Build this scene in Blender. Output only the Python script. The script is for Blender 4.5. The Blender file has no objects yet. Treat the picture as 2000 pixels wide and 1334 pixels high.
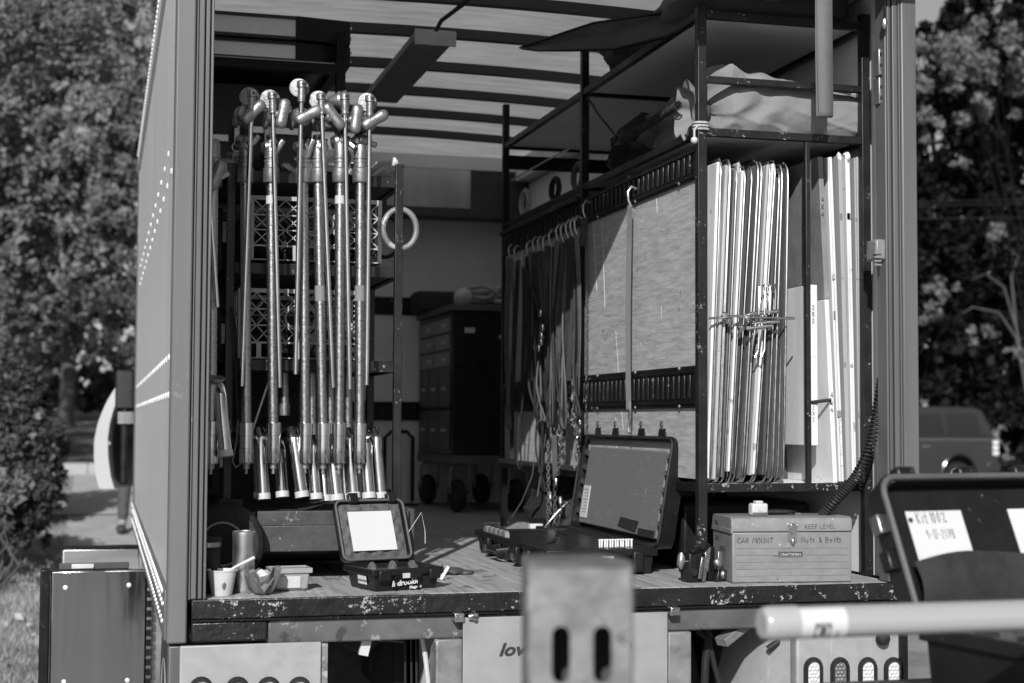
import bpy, bmesh, math, random
import numpy as np
from mathutils import Vector, Matrix
random.seed(7); rng = np.random.default_rng(7)
S = bpy.context.scene; COL = S.collection
rad = math.radians
B = 1.05                                   # height of the truck bed above the ground
# ---------------------------------------------------------------- camera
FPX = 2990.16                              # focal length in pixels of the 2000 px wide photograph
CAM = Vector((-1.41789, -4.62685, 1.57952))
def cam_axes(yaw, pitch, roll):
    F = Vector((math.sin(yaw)*math.cos(pitch), math.cos(yaw)*math.cos(pitch), math.sin(pitch)))
    R = Vector((math.cos(yaw), -math.sin(yaw), 0)); U = R.cross(F)
    return R*math.cos(roll)+U*math.sin(roll), U*math.cos(roll)-R*math.sin(roll), F
RT, UP, FW = cam_axes(rad(14.9435), rad(2.9783), rad(0.2818))
cd = bpy.data.cameras.new('camera'); co = bpy.data.objects.new('camera', cd); COL.objects.link(co)
m = Matrix((RT, UP, -FW)).transposed().to_4x4(); m.translation = CAM; co.matrix_world = m
cd.sensor_width = 36; cd.lens = 36*FPX/2000; cd.clip_end = 800; cd.clip_start = .05
cd.dof.use_dof = True; cd.dof.focus_distance = 5.02; cd.dof.aperture_fstop = 3.1; cd.dof.aperture_blades = 0
S.camera = co
def at(px, py, X=None, Y=None, Z=None):    # direction of a photograph pixel met with a plane of the place
    r = RT*((px-1000)/FPX) + UP*((667-py)/FPX) + FW
    t = (X-CAM.x)/r.x if X is not None else (Y-CAM.y)/r.y if Y is not None else (Z-CAM.z)/r.z
    return CAM + r*t
# ---------------------------------------------------------------- sky and sun
SUN_EL, SUN_AZ = 29.4, 23.2                # light travels along +Y turned 23 degrees to +X
W = bpy.data.worlds.new('World'); S.world = W; W.use_nodes = True
nt = W.node_tree; nt.nodes.clear()
sky = nt.nodes.new('ShaderNodeTexSky'); sky.sky_type = 'NISHITA'; sky.sun_disc = False
sky.sun_elevation = rad(SUN_EL); sky.sun_rotation = rad(180+SUN_AZ)
bw = nt.nodes.new('ShaderNodeRGBToBW'); bg = nt.nodes.new('ShaderNodeBackground'); bg.inputs[1].default_value = .085
wo = nt.nodes.new('ShaderNodeOutputWorld')
nt.links.new(sky.outputs[0], bw.inputs[0]); nt.links.new(bw.outputs[0], bg.inputs[0]); nt.links.new(bg.outputs[0], wo.inputs[0])
sd = bpy.data.lights.new('sun', 'SUN'); so = bpy.data.objects.new('sun', sd); COL.objects.link(so)
sd.energy = 4.6; sd.angle = rad(.53); sd.color = (1, 1, 1)
ld = Vector((math.sin(rad(SUN_AZ))*math.cos(rad(SUN_EL)), math.cos(rad(SUN_AZ))*math.cos(rad(SUN_EL)), -math.sin(rad(SUN_EL))))
so.rotation_euler = ld.to_track_quat('-Z', 'Y').to_euler(); so.location = (-6, -12, 9)
S.view_settings.view_transform = 'Standard'; S.view_settings.look = 'None'; S.view_settings.gamma = 1
S.view_settings.exposure = .12; S.view_settings.use_curve_mapping = False
S.cycles.use_denoising = True; S.cycles.max_bounces = 8; S.cycles.diffuse_bounces = 4; S.cycles.glossy_bounces = 4
S.cycles.transmission_bounces = 6; S.cycles.transparent_max_bounces = 8; S.cycles.caustics_reflective = False; S.cycles.caustics_refractive = False
# ---------------------------------------------------------------- materials (black and white place)
MATS = {}
def mat(name, v, rough=.5, metal=0, var=.25, sc=6, st=(1, 1, 1), chip=None, bump=0, bsc=None, spec=.5, transl=0, trans=0, coat=0, scr=0, bdist=.01):
    M = bpy.data.materials.new(name); M.use_nodes = True; n = M.node_tree.nodes; L = M.node_tree.links
    b = n['Principled BSDF']; out = n['Material Output']
    tc = n.new('ShaderNodeTexCoord'); oi = n.new('ShaderNodeObjectInfo')
    mul = n.new('ShaderNodeMath'); mul.operation = 'MULTIPLY'; mul.inputs[1].default_value = 41.0; L.new(oi.outputs['Random'], mul.inputs[0])
    add = n.new('ShaderNodeVectorMath'); L.new(tc.outputs['Object'], add.inputs[0]); L.new(mul.outputs[0], add.inputs[1])
    mp = n.new('ShaderNodeMapping'); mp.inputs['Scale'].default_value = st; L.new(add.outputs[0], mp.inputs[0])
    nz = n.new('ShaderNodeTexNoise'); nz.inputs['Scale'].default_value = sc; nz.inputs['Detail'].default_value = 8; nz.inputs['Roughness'].default_value = .62
    L.new(mp.outputs[0], nz.inputs['Vector'])
    mr = n.new('ShaderNodeMapRange'); mr.inputs[1].default_value = .25; mr.inputs[2].default_value = .75
    mr.inputs[3].default_value = v*(1-var); mr.inputs[4].default_value = v*(1+var); L.new(nz.outputs[0], mr.inputs[0])
    col = mr.outputs[0]
    if scr:                                # fine scratches
        s = n.new('ShaderNodeTexNoise'); s.inputs['Scale'].default_value = 30; s.inputs['Detail'].default_value = 3
        m2 = n.new('ShaderNodeMapping'); m2.inputs['Scale'].default_value = (1, 1, .06) if scr < 0 else (.1, .06, 2.2); L.new(add.outputs[0], m2.inputs[0]); L.new(m2.outputs[0], s.inputs['Vector'])
        r2 = n.new('ShaderNodeMapRange'); r2.inputs[1].default_value = .64; r2.inputs[2].default_value = .8; L.new(s.outputs[0], r2.inputs[0])
        mx = n.new('ShaderNodeMix'); mx.inputs[3].default_value = min(1, v*1.35+.03); L.new(r2.outputs[0], mx.inputs[0]); L.new(col, mx.inputs[2]); col = mx.outputs[0]
    for cp_ in ([chip] if isinstance(chip, tuple) else chip or []):   # (threshold, value, scale): worn or chipped spots gathered in patches
        c = n.new('ShaderNodeTexNoise'); c.inputs['Scale'].default_value = cp_[2]; c.inputs['Detail'].default_value = 7; c.inputs['Roughness'].default_value = .7
        L.new(add.outputs[0], c.inputs['Vector'])
        c2 = n.new('ShaderNodeTexNoise'); c2.inputs['Scale'].default_value = cp_[2]*.14; c2.inputs['Detail'].default_value = 2; L.new(add.outputs[0], c2.inputs['Vector'])
        ma = n.new('ShaderNodeMath'); ma.operation = 'MULTIPLY_ADD'; ma.inputs[1].default_value = .55; L.new(c2.outputs[0], ma.inputs[0])
        mb_ = n.new('ShaderNodeMath'); mb_.operation = 'SUBTRACT'; mb_.inputs[1].default_value = .275; L.new(c.outputs[0], mb_.inputs[0]); L.new(mb_.outputs[0], ma.inputs[2])
        r3 = n.new('ShaderNodeMapRange'); r3.inputs[1].default_value = cp_[0]; r3.inputs[2].default_value = cp_[0]+.035; L.new(ma.outputs[0], r3.inputs[0])
        mx = n.new('ShaderNodeMix'); mx.inputs[3].default_value = cp_[1]; L.new(r3.outputs[0], mx.inputs[0]); L.new(col, mx.inputs[2]); col = mx.outputs[0]
    L.new(col, b.inputs['Base Color'])
    b.inputs['Metallic'].default_value = metal; b.inputs['Specular IOR Level'].default_value = spec
    rr = n.new('ShaderNodeMapRange'); rr.inputs[1].default_value = .3; rr.inputs[2].default_value = .7
    rr.inputs[3].default_value = max(.03, rough*.75); rr.inputs[4].default_value = min(1, rough*1.25); L.new(nz.outputs[0], rr.inputs[0]); L.new(rr.outputs[0], b.inputs['Roughness'])
    if trans: b.inputs['Transmission Weight'].default_value = trans
    if coat: b.inputs['Coat Weight'].default_value = coat; b.inputs['Coat Roughness'].default_value = .15
    if bump:
        bn = n.new('ShaderNodeTexNoise'); bn.inputs['Scale'].default_value = bsc or sc*4; bn.inputs['Detail'].default_value = 5; L.new(mp.outputs[0], bn.inputs['Vector'])
        bp = n.new('ShaderNodeBump'); bp.inputs['Strength'].default_value = bump; bp.inputs['Distance'].default_value = bdist
        L.new(bn.outputs[0], bp.inputs['Height']); L.new(bp.outputs[0], b.inputs['Normal'])
    if transl:
        t = n.new('ShaderNodeBsdfTranslucent'); L.new(col, t.inputs[0]); ms = n.new('ShaderNodeMixShader'); ms.inputs[0].default_value = transl
        L.new(b.outputs[0], ms.inputs[1]); L.new(t.outputs[0], ms.inputs[2]); L.new(ms.outputs[0], out.inputs[0])
    MATS[name] = M; return M
mat('black_steel', .009, .36, 0, .3, 9, chip=(.70, .16, 60), spec=.22)
mat('worn_steel', .016, .34, 0, .4, 12, chip=(.66, .28, 85), spec=.28)
mat('black_plastic', .011, .34, 0, .3, 14, chip=(.70, .09, 90), spec=.32)
mat('rubber', .009, .7, 0, .3, 20, bump=.2)
mat('chrome', .55, .2, 1, .25, 30, st=(1, 1, .2), bump=.05, bsc=90)
mat('flag_wire', .26, .42, 1, .25, 30)
mat('flag_dim', .13, .7, 0, .3, 9, st=(1, 1, .15))
mat('bag_grey', .11, .85, 0, .2, 6, bump=.3, bsc=14)
mat('flag_cloth', .36, .7, 0, .3, 9, st=(1, 1, .15), chip=(.64, .22, 26))
mat('dull_chrome', .34, .32, 1, .3, 90, bump=.12, bsc=260)
mat('cast_metal', .27, .38, .75, .2, 30, bump=.12, bsc=150)
mat('aluminium', .75, .5, 1, .2, 4, st=(1, 1, .1), bump=.04)
mat('brushed', .42, .4, 1, .2, 3, st=(.15, 1, 1))
mat('polished', .30, .12, 1, .12, 9, st=(1, 1, .1), bump=.55, bsc=1.1, bdist=.06)
mat('post_metal', .12, .5, .2, .3, 5, st=(1, 1, .08), chip=(.68, .2, 14), scr=-1)
mat('post_track', .11, .5, .3, .3, 8, st=(1, 1, .06), scr=-1)
mat('wall_outside', .58, .36, .15, .2, 9, st=(1, 1, .04), scr=-1, chip=(.70, .36, 5), bump=.3, bsc=1.6, bdist=.02)
mat('rivet', .8, .3, .3, .1)
mat('wall_inside', .82, .55, 0, .12, 2)
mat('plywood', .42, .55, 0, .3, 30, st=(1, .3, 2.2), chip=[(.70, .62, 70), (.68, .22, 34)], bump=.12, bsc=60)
mat('floor_wood', .33, .6, 0, .35, 12, st=(4, .2, 1), chip=[(.63, .16, 9), (.64, .52, 60)], bump=.4, bsc=30)
mat('sill_paint', .012, .34, 0, .5, 9, chip=[(.69, .30, 26), (.645, .36, 70)], bump=.35, bsc=40, spec=.4)
mat('bumper', .11, .42, .2, .4, 7, chip=[(.63, .26, 20), (.62, .05, 12)])
mat('bracket', .2, .5, .2, .45, 12, chip=(.6, .4, 9), bump=.1)
mat('white_paint', .30, .45, 0, .14, 14, chip=(.69, .25, 30), scr=-1)
mat('white_plate', .27, .4, 0, .14, 9, chip=(.7, .3, 40), scr=-1)
mat('roof_sheet', .44, .6, 0, .3, 9, st=(.3, 1.4, 1), transl=.55)
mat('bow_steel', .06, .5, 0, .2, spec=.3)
mat('crate_plastic', .42, .42, 0, .12, 10)
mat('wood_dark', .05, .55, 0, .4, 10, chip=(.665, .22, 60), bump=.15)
mat('canvas', .20, .85, 0, .12, 6, bump=.25, bsc=14)
mat('canvas_dark', .045, .85, 0, .25, 6, bump=.3, bsc=14)
mat('webbing', .12, .75, 0, .12, 30, st=(1, 1, 3), bump=.2, bsc=260)
mat('strap_black', .022, .7, 0, .3, 20)
mat('strap_grey', .09, .7, 0, .25, 20)
mat('net', .06, .8, 0, .3, 120, bump=.4, bsc=300)
mat('board_white', .66, .6, 0, .22, 9, st=(1, 1, .2), chip=(.66, .34, 24))
mat('board_grey', .33, .6, 0, .16, 8, st=(1, 1, .1), chip=(.7, .62, 20))
mat('board_tan', .2, .65, 0, .3, 8, chip=(.62, .4, 12))
mat('silver_board', .5, .38, .4, .2, 5, chip=(.69, .75, 20))
mat('paper', .56, .7, 0, .03, 5)
mat('toolbox', .21, .45, .1, .14, 22, chip=[(.70, .4, 70), (.70, .1, 26)])
mat('ink', .02, .6, 0, .1)
mat('ink_grey', .1, .7, 0, .1)
mat('foam', .10, .9, 0, .4, 60, bump=.8, bsc=160, chip=(.70, .3, 160))
mat('foam_flat', .15, .9, 0, .22, 160, bump=.5, bsc=260, chip=(.665, .36, 150))
mat('tray_wood', .2, .6, 0, .25, 12)
mat('light_plastic', .5, .4, 0, .1, 14)
mat('yoghurt', .68, .35, 0, .1, 20, transl=.15)
mat('tub_plastic', .36, .3, 0, .15, 24, transl=.2)
mat('tub_lid', .24, .25, 0, .3, 8, spec=.8)
mat('muffin_paper', .11, .5, 0, .35, 18, bump=.3, bsc=30)
mat('crumb', .55, .85, 0, .3, 50, bump=.8, bsc=70)
mat('steel_mug', .62, .4, 1, .03, 10)
mat('leather', .05, .5, 0, .3, 20)
mat('pencil', .6, .5, 0, .1)
mat('lens_red', .16, .25, 0, .2, 30, spec=.8)
mat('lens_clear', .62, .2, 0, .12, 30, spec=.9)
mat('clear_plastic', .7, .3, 0, .1, 8, trans=.45)
mat('tube_metal', .46, .18, .3, .1, 8, st=(.1, 1, 1), spec=.9)
mat('post_galv', .21, .42, .4, .4, 18, chip=[(.60, .12, 9), (.63, .36, 22)], bump=.15, bsc=40)
mat('bark_shaded', .012, .9, 0, .4, 8, spec=.1)  # bark darkened to go with the painted shade of the leaves
mat('bark', .07, .9, 0, .4, 8, st=(1, 1, .2), bump=.6)
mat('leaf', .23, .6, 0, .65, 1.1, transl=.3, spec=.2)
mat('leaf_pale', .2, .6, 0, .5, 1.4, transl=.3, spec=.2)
mat('leaf_shaded', .012, .6, 0, .6, 1.2, transl=.25, spec=.15)  # shade painted into the leaf colour of the trees on the right
mat('bush_leaf', .06, .5, 0, .5, 3, transl=.2)
mat('grass_ground', .22, .9, 0, .45, 3, bump=.4)
mat('grass_blade', .30, .6, 0, .5, 2, transl=.25)
mat('litter', .34, .7, 0, .3, 6)
mat('concrete', .36, .85, 0, .16, 2.5, chip=(.66, .28, 2), bump=.1)
mat('asphalt', .07, .9, 0, .25, 3, bump=.15)
mat('siding', .55, .6, 0, .06, 2)
mat('roof_shingle', .08, .8, 0, .3, 6)
mat('glass_dark', .015, .08, 0, .2, 2, spec=.9)
mat('car_paint', .03, .22, .2, .1, 1, coat=.8)
mat('denim', .075, .85, 0, .25, 20, bump=.2)
mat('shirt', .02, .85, 0, .2, 14)
mat('skin', .28, .5, 0, .1, 14)
mat('hair', .025, .6, 0, .3, 40)
mat('truck_white', .42, .3, 0, .08, 2, coat=.4)
mat('cabinet_grey', .09, .5, 0, .2, 8)
mat('drawer_clear', .2, .35, 0, .3, 12)
mat('rope', .4, .8, 0, .3, 60, bump=.5, bsc=120)
# ---------------------------------------------------------------- mesh helpers
WL = {}
class MB:
    def __init__(s, M=None): s.v = []; s.f = []; s.M = M
    def add(s, vs, fs):
        o = len(s.v); M = s.M
        s.v += [tuple(M @ Vector(p)) for p in vs] if M is not None else [tuple(p) for p in vs]
        s.f += [tuple(i+o for i in f) for f in fs]; return s
    def box(s, x0, x1, y0, y1, z0, z1):
        return s.hexa([(x0, y0, z0), (x1, y0, z0), (x1, y1, z0), (x0, y1, z0), (x0, y0, z1), (x1, y0, z1), (x1, y1, z1), (x0, y1, z1)])
    def hexa(s, p):
        return s.add(p, [(0, 3, 2, 1), (4, 5, 6, 7), (0, 1, 5, 4), (1, 2, 6, 5), (2, 3, 7, 6), (3, 0, 4, 7)])
    def bar(s, a, b, w, h=None, up=(0, 0, 1)):          # rectangular bar from a to b
        a = Vector(a); b = Vector(b); h = h or w; d = (b-a).normalized(); u = Vector(up)
        if abs(d.dot(u)) > .95: u = Vector((0, 1, 0))
        r = d.cross(u).normalized()*w/2; u = r.cross(d).normalized()*h/2
        return s.hexa([a-r-u, a+r-u, b+r-u, b-r-u, a-r+u, a+r+u, b+r+u, b-r+u])
    def cyl(s, a, b, r, r2=None, n=14, cap=True):
        return s.tube([a, b], [r, r if r2 is None else r2], n, cap)
    def tube(s, pts, r, n=8, cap=True, closed=False):
        pts = [Vector(p) for p in pts]; k = len(pts); rs = r if isinstance(r, (list, tuple)) else [r]*k
        vs = []; fs = []; prev = None
        for i, p in enumerate(pts):
            if closed: d = pts[(i+1) % k]-pts[i-1]
            else: d = pts[min(i+1, k-1)]-pts[max(i-1, 0)]
            if d.length < 1e-9: d = Vector((0, 0, 1))
            d.normalize()
            if prev is None:
                u = Vector((0, 0, 1)) if abs(d.z) < .9 else Vector((0, 1, 0)); u = (u-d*u.dot(d)).normalized()
            else:
                u = prev-d*prev.dot(d)
                u = u.normalized() if u.length > 1e-6 else Vector((1, 0, 0))
            prev = u; w = d.cross(u)
            for j in range(n):
                t = 2*math.pi*j/n; vs.append(p+(u*math.cos(t)+w*math.sin(t))*rs[i])
        m_ = k if closed else k-1
        for i in range(m_):
            a0 = i*n; b0 = ((i+1) % k)*n
            for j in range(n): fs.append((a0+j, a0+(j+1) % n, b0+(j+1) % n, b0+j))
        if cap and not closed: fs.append(tuple(range(n-1, -1, -1))); fs.append(tuple(range((k-1)*n, k*n)))
        return s.add(vs, fs)
    def lathe(s, prof, o, ax=(0, 0, 1), n=20, cap=True):  # prof: (radius, distance along axis)
        ax = Vector(ax).normalized(); o = Vector(o); u = Vector((1, 0, 0)) if abs(ax.x) < .9 else Vector((0, 0, 1))
        u = (u-ax*u.dot(ax)).normalized(); w = ax.cross(u); vs = []; fs = []
        for r, h in prof:
            for j in range(n):
                t = 2*math.pi*j/n; vs.append(o+ax*h+(u*math.cos(t)+w*math.sin(t))*r)
        for i in range(len(prof)-1):
            for j in range(n): fs.append((i*n+j, i*n+(j+1) % n, (i+1)*n+(j+1) % n, (i+1)*n+j))
        if cap: fs.append(tuple(range(n-1, -1, -1))); fs.append(tuple(range((len(prof)-1)*n, len(prof)*n)))
        return s.add(vs, fs)
    def prism(s, pts, vec):
        k = len(pts); vec = Vector(vec); p = [Vector(q) for q in pts]
        return s.add(p+[q+vec for q in p], [tuple(range(k-1, -1, -1)), tuple(range(k, 2*k))]+[(i, (i+1) % k, k+(i+1) % k, k+i) for i in range(k)])
    def grid(s, fn, nu, nv):
        vs = [fn(i/(nu-1), j/(nv-1)) for i in range(nu) for j in range(nv)]
        return s.add(vs, [(i*nv+j, (i+1)*nv+j, (i+1)*nv+j+1, i*nv+j+1) for i in range(nu-1) for j in range(nv-1)])
    def blob(s, c, r, n=14, m=10, amp=.12, fr=2.2, sd=0, flat=None):
        c = Vector(c); r = Vector(r if isinstance(r, (tuple, list)) else (r, r, r)); vs = []
        from mathutils import noise
        for i in range(m+1):
            for j in range(n):
                a = math.pi*i/m; t = 2*math.pi*j/n; d = Vector((math.sin(a)*math.cos(t), math.sin(a)*math.sin(t), math.cos(a)))
                k = 1+amp*noise.noise(d*fr+Vector((sd*3.1, sd, 0)))*2
                q = Vector((d.x*r.x, d.y*r.y, d.z*r.z))*k
                if flat is not None: q.z = max(q.z, -flat)
                vs.append(c+q)
        return s.add(vs, [(i*n+j, (i+1)*n+j, (i+1)*n+(j+1) % n, i*n+(j+1) % n) for i in range(m) for j in range(n)])
    def build(s, name, mt, parent=None, bevel=0, kind=None, sharp=38, label=None, seg=2):
        me = bpy.data.meshes.new(name); off = WL.get(parent, Vector((0, 0, 0))) if parent else Vector((0, 0, 0))
        me.from_pydata([(p[0]-off.x, p[1]-off.y, p[2]-off.z) for p in s.v], [], s.f); me.update()
        me.materials.append(MATS[mt]); me.shade_smooth(); me.set_sharp_from_angle(angle=rad(sharp))
        o = bpy.data.objects.new(name, me); COL.objects.link(o)
        if parent: o.parent = parent; WL[o] = off
        else: WL[o] = Vector((0, 0, 0))
        if bevel:
            bm = o.modifiers.new('bevel', 'BEVEL'); bm.width = bevel; bm.segments = seg; bm.limit_method = 'ANGLE'; bm.angle_limit = rad(40)
        if kind: o['kind'] = kind
        if label: o['label'] = label
        return o
def tag(o, label, cat, group=None):
    o['label'] = label; o['category'] = cat
    if group: o['group'] = group
    return o
def thing(name, label, cat, loc=(0, 0, 0), group=None):
    o = bpy.data.objects.new(name, None); COL.objects.link(o); o.location = loc; o.empty_display_size = .1
    WL[o] = Vector(loc); return tag(o, label, cat, group)
def link_copy(src, parent, d):                # one more alike piece sharing the mesh, moved by d
    c = src.copy(); COL.objects.link(c); c.parent = parent; c.location = src.location+Vector(d); WL[c] = WL[src]; return c
ORD = ['first', 'second', 'third', 'fourth', 'fifth', 'sixth', 'seventh', 'eighth', 'ninth', 'tenth', 'eleventh', 'twelfth', 'thirteenth', 'fourteenth', 'fifteenth', 'sixteenth', 'seventeenth', 'eighteenth', 'nineteenth', 'twentieth']
def frame_m(o, x, y, z=None):                 # 4x4 matrix with axes x, y and origin o
    x = Vector(x).normalized(); y = Vector(y); y = (y-x*y.dot(x)).normalized(); z = x.cross(y)
    m = Matrix((x, y, z)).transposed().to_4x4(); m.translation = Vector(o); return m
GLY = {'C': [[(.8, .9), (.4, 1), (.1, .6), (.15, .2), (.5, 0), (.9, .15)]], 'A': [[(0, 0), (.45, 1), (.85, 0)], [(.2, .4), (.7, .4)]], 'R': [[(.1, 0), (.1, 1), (.6, .95), (.65, .6), (.1, .5), (.8, 0)]],
 'M': [[(0, 0), (.15, 1), (.45, .3), (.75, 1), (.95, 0)]], 'O': [[(.4, 1), (.05, .6), (.2, .05), (.65, .05), (.8, .6), (.4, 1)]], 'U': [[(.1, 1), (.1, .2), (.4, 0), (.75, .2), (.75, 1)]],
 'N': [[(.05, 0), (.1, 1), (.7, 0), (.75, 1)]], 'T': [[(0, .9), (.8, 1)], [(.4, .95), (.4, 0)]], 't': [[(.35, 1), (.35, 0), (.6, 0)], [(.1, .65), (.65, .65)]], 's': [[(.6, .6), (.25, .65), (.2, .4), (.55, .3), (.5, .02), (.1, .05)]],
 'K': [[(.1, 0), (.1, 1)], [(.75, 1), (.12, .45), (.8, 0)]], 'E': [[(.7, 1), (.1, .95), (.1, 0), (.75, .02)], [(.1, .5), (.6, .52)]], 'P': [[(.1, 0), (.1, 1), (.65, .9), (.6, .5), (.1, .45)]], 'L': [[(.1, 1), (.1, .02), (.7, 0)]],
 'V': [[(0, 1), (.4, 0), (.8, 1)]], 'B': [[(.1, 0), (.1, 1), (.6, .9), (.55, .55), (.1, .5), (.7, .35), (.6, .02), (.1, 0)]], 'o': [[(.35, .6), (.08, .35), (.3, 0), (.6, .3), (.35, .6)]], 'l': [[(.3, 1), (.25, 0)]],
 '&': [[(.7, 0), (.2, .75), (.4, 1), (.55, .75), (.1, .3), (.3, 0), (.75, .4)]], 'u': [[(.1, .6), (.1, .15), (.35, 0), (.6, .15), (.6, .6)], [(.6, .3), (.65, 0)]], 'i': [[(.3, .6), (.3, 0)], [(.3, .85), (.32, .9)]],
 '1': [[(.2, .8), (.4, 1), (.4, 0)]], '0': [[(.35, 1), (.05, .5), (.3, 0), (.65, .5), (.35, 1)]], '%': [[(.8, 1), (.1, 0)], [(.2, 1), (.1, .8), (.3, .75), (.2, 1)], [(.75, .25), (.6, .1), (.8, 0), (.75, .25)]],
 '9': [[(.6, .7), (.3, .5), (.15, .8), (.4, 1), (.6, .7), (.5, 0)]], '-': [[(.1, .45), (.6, .48)]], '7': [[(.1, 1), (.7, 1), (.3, 0)]], '2': [[(.1, .8), (.4, 1), (.6, .75), (.1, 0), (.7, .02)]], 'x': [[(.1, .6), (.6, 0)], [(.6, .6), (.1, 0)]],
 '4': [[(.5, 0), (.5, 1), (.05, .35), (.75, .35)]], 'X': [[(.05, 1), (.7, 0)], [(.7, 1), (.05, 0)]]}
def scrawl(text, M, h, parent, name='handwriting', th=.05, mt='ink', step=.95, vertical=False, xs=1):
    mb = MB(M); cx = cy = 0
    for ch in text:
        for line in GLY.get(ch, []):
            mb.tube([((cx+x*.8+random.uniform(-.03, .03))*h*xs, (cy+y+random.uniform(-.03, .03))*h, .0006) for x, y in line], h*th, 4)
        if vertical: cy -= 1.45
        else: cx += step*(.6 if ch in 'il1t ' else 1)
    return mb.build(name, mt, parent)
def lettering(text, M, size, parent, mt, shear=0, name='lettering', depth=.0008, width=1, bold=0):
    cu = bpy.data.curves.new('t', 'FONT'); cu.body = text; cu.size = size; cu.shear = shear; cu.extrude = depth; cu.offset = bold; cu.resolution_u = 3
    o = bpy.data.objects.new('t', cu); COL.objects.link(o); dg = bpy.context.evaluated_depsgraph_get()
    me = o.evaluated_get(dg).to_mesh(); mb = MB(M @ Matrix.Diagonal((width, 1, 1, 1)))
    mb.add([v.co.copy() for v in me.vertices], [tuple(p.vertices) for p in me.polygons])
    o.evaluated_get(dg).to_mesh_clear(); bpy.data.objects.remove(o); bpy.data.curves.remove(cu)
    return mb.build(name, mt, parent)
FRONT = lambda o: frame_m(o, (1, 0, 0), (0, 0, 1))   # writing plane facing the camera side (-Y)
# ---------------------------------------------------------------- ground and background
def sstep(a, b, x): t = min(1, max(0, (x-a)/(b-a))); return t*t*(3-2*t)
GP = [(-400, 0), (7, 0), (12.3, .35), (25, 1.4), (40, 2.2), (80, 3.2), (400, 8)]
def gz(x, y):
    for (a, za), (b, zb) in zip(GP, GP[1:]):
        if y <= b: z = za+(zb-za)*(y-a)/(b-a); break
    else: z = 8
    return z*(1-sstep(1.5, 9, x))
def strip(name, x0, x1, y0, y1, mt, dz, nx=24, ny=40):
    o = MB().grid(lambda u, v: (x0+(x1-x0)*u, y0+(y1-y0)*v, gz(x0+(x1-x0)*u, y0+(y1-y0)*v)+dz), nx, ny).build(name, mt, sharp=180); o['kind'] = 'structure'; return o
xs = [-400, -120, -60, -30, -18]+[-12+i for i in range(36)]+[30, 45, 80, 160, 400]
ys = [-400, -100, -40, -20, -10]+[-6+i*.75 for i in range(70)]+[52, 60, 80, 120, 200, 400]
g = MB(); g.add([(x, y, gz(x, y)) for x in xs for y in ys], [(i*len(ys)+j, (i+1)*len(ys)+j, (i+1)*len(ys)+j+1, i*len(ys)+j+1) for i in range(len(xs)-1) for j in range(len(ys)-1)])
g.build('ground', 'grass_ground', sharp=180)['kind'] = 'structure'
strip('driveway', -1.78, 2.2, -7, 17.6, 'concrete', .02, 12, 60)
strip('sidewalk', -14, 1.9, 13.6, 15.1, 'concrete', .035, 30, 6)
strip('road', -40, 60, 18.0, 24.0, 'asphalt', .03, 60, 12)
kb = MB(); 
for i in range(60):
    x0, x1 = -40+i*1.6, -40+(i+1)*1.6-.01
    kb.hexa([(x0, 17.7, gz(x0, 17.7)), (x1, 17.7, gz(x1, 17.7)), (x1, 17.95, gz(x1, 17.95)), (x0, 17.95, gz(x0, 17.95)), (x0, 17.7, gz(x0, 17.7)+.15), (x1, 17.7, gz(x1, 17.7)+.15), (x1, 17.95, gz(x1, 17.95)+.15), (x0, 17.95, gz(x0, 17.95)+.15)])
kb.build('kerb', 'concrete')['kind'] = 'structure'
def np_mesh(name, V, F, mt, parent=None, kind=None):
    me = bpy.data.meshes.new(name); off = WL.get(parent, Vector((0, 0, 0))); V = V-np.array(off)
    me.vertices.add(len(V)); me.vertices.foreach_set('co', V.astype(np.float32).ravel())
    nf, k = F.shape; me.loops.add(nf*k); me.loops.foreach_set('vertex_index', F.astype(np.int32).ravel())
    me.polygons.add(nf); me.polygons.foreach_set('loop_start', np.arange(0, nf*k, k, dtype=np.int32)); me.polygons.foreach_set('loop_total', np.full(nf, k, dtype=np.int32))
    me.update(calc_edges=True); me.materials.append(MATS[mt]); o = bpy.data.objects.new(name, me); COL.objects.link(o)
    if parent: o.parent = parent
    if kind: o['kind'] = kind
    return o
def leaf_quads(P, size):                       # kite shaped leaves at points P with random attitude
    n = len(P); a = rng.normal(size=(n, 3)); a /= np.linalg.norm(a, axis=1)[:, None]; b = rng.normal(size=(n, 3)); b = np.cross(a, b); b /= np.linalg.norm(b, axis=1)[:, None]
    s = size*rng.lognormal(0, .35, (n, 1)); c = np.cross(a, b)*.12*s
    V = np.stack([P-a*s*.6, P+b*s*.36-a*s*.05+c, P+a*s*.62, P-b*s*.36-a*s*.05+c], 1).reshape(-1, 3)
    return V, np.arange(4*n).reshape(n, 4)
def crown_points(blobs, n, tight=.5):
    vol = np.array([r[0]*r[1]*r[2] for c, r in blobs])**.67; vol /= vol.sum(); out = []
    for (c, r), w in zip(blobs, vol):
        k = int(n*w); nc = max(6, k//70); d = rng.normal(size=(nc, 3)); d /= np.linalg.norm(d, axis=1)[:, None]
        cc = d*rng.uniform(.45, 1.03, (nc, 1))**.6; idx = rng.integers(0, nc, k)
        P = cc[idx]*np.array(r)+np.array(c)+rng.normal(size=(k, 3))*tight*min(r)*.22*rng.uniform(.4, 1.3, (nc, 1))[idx]
        out.append(P)
    return np.concatenate(out)
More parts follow.
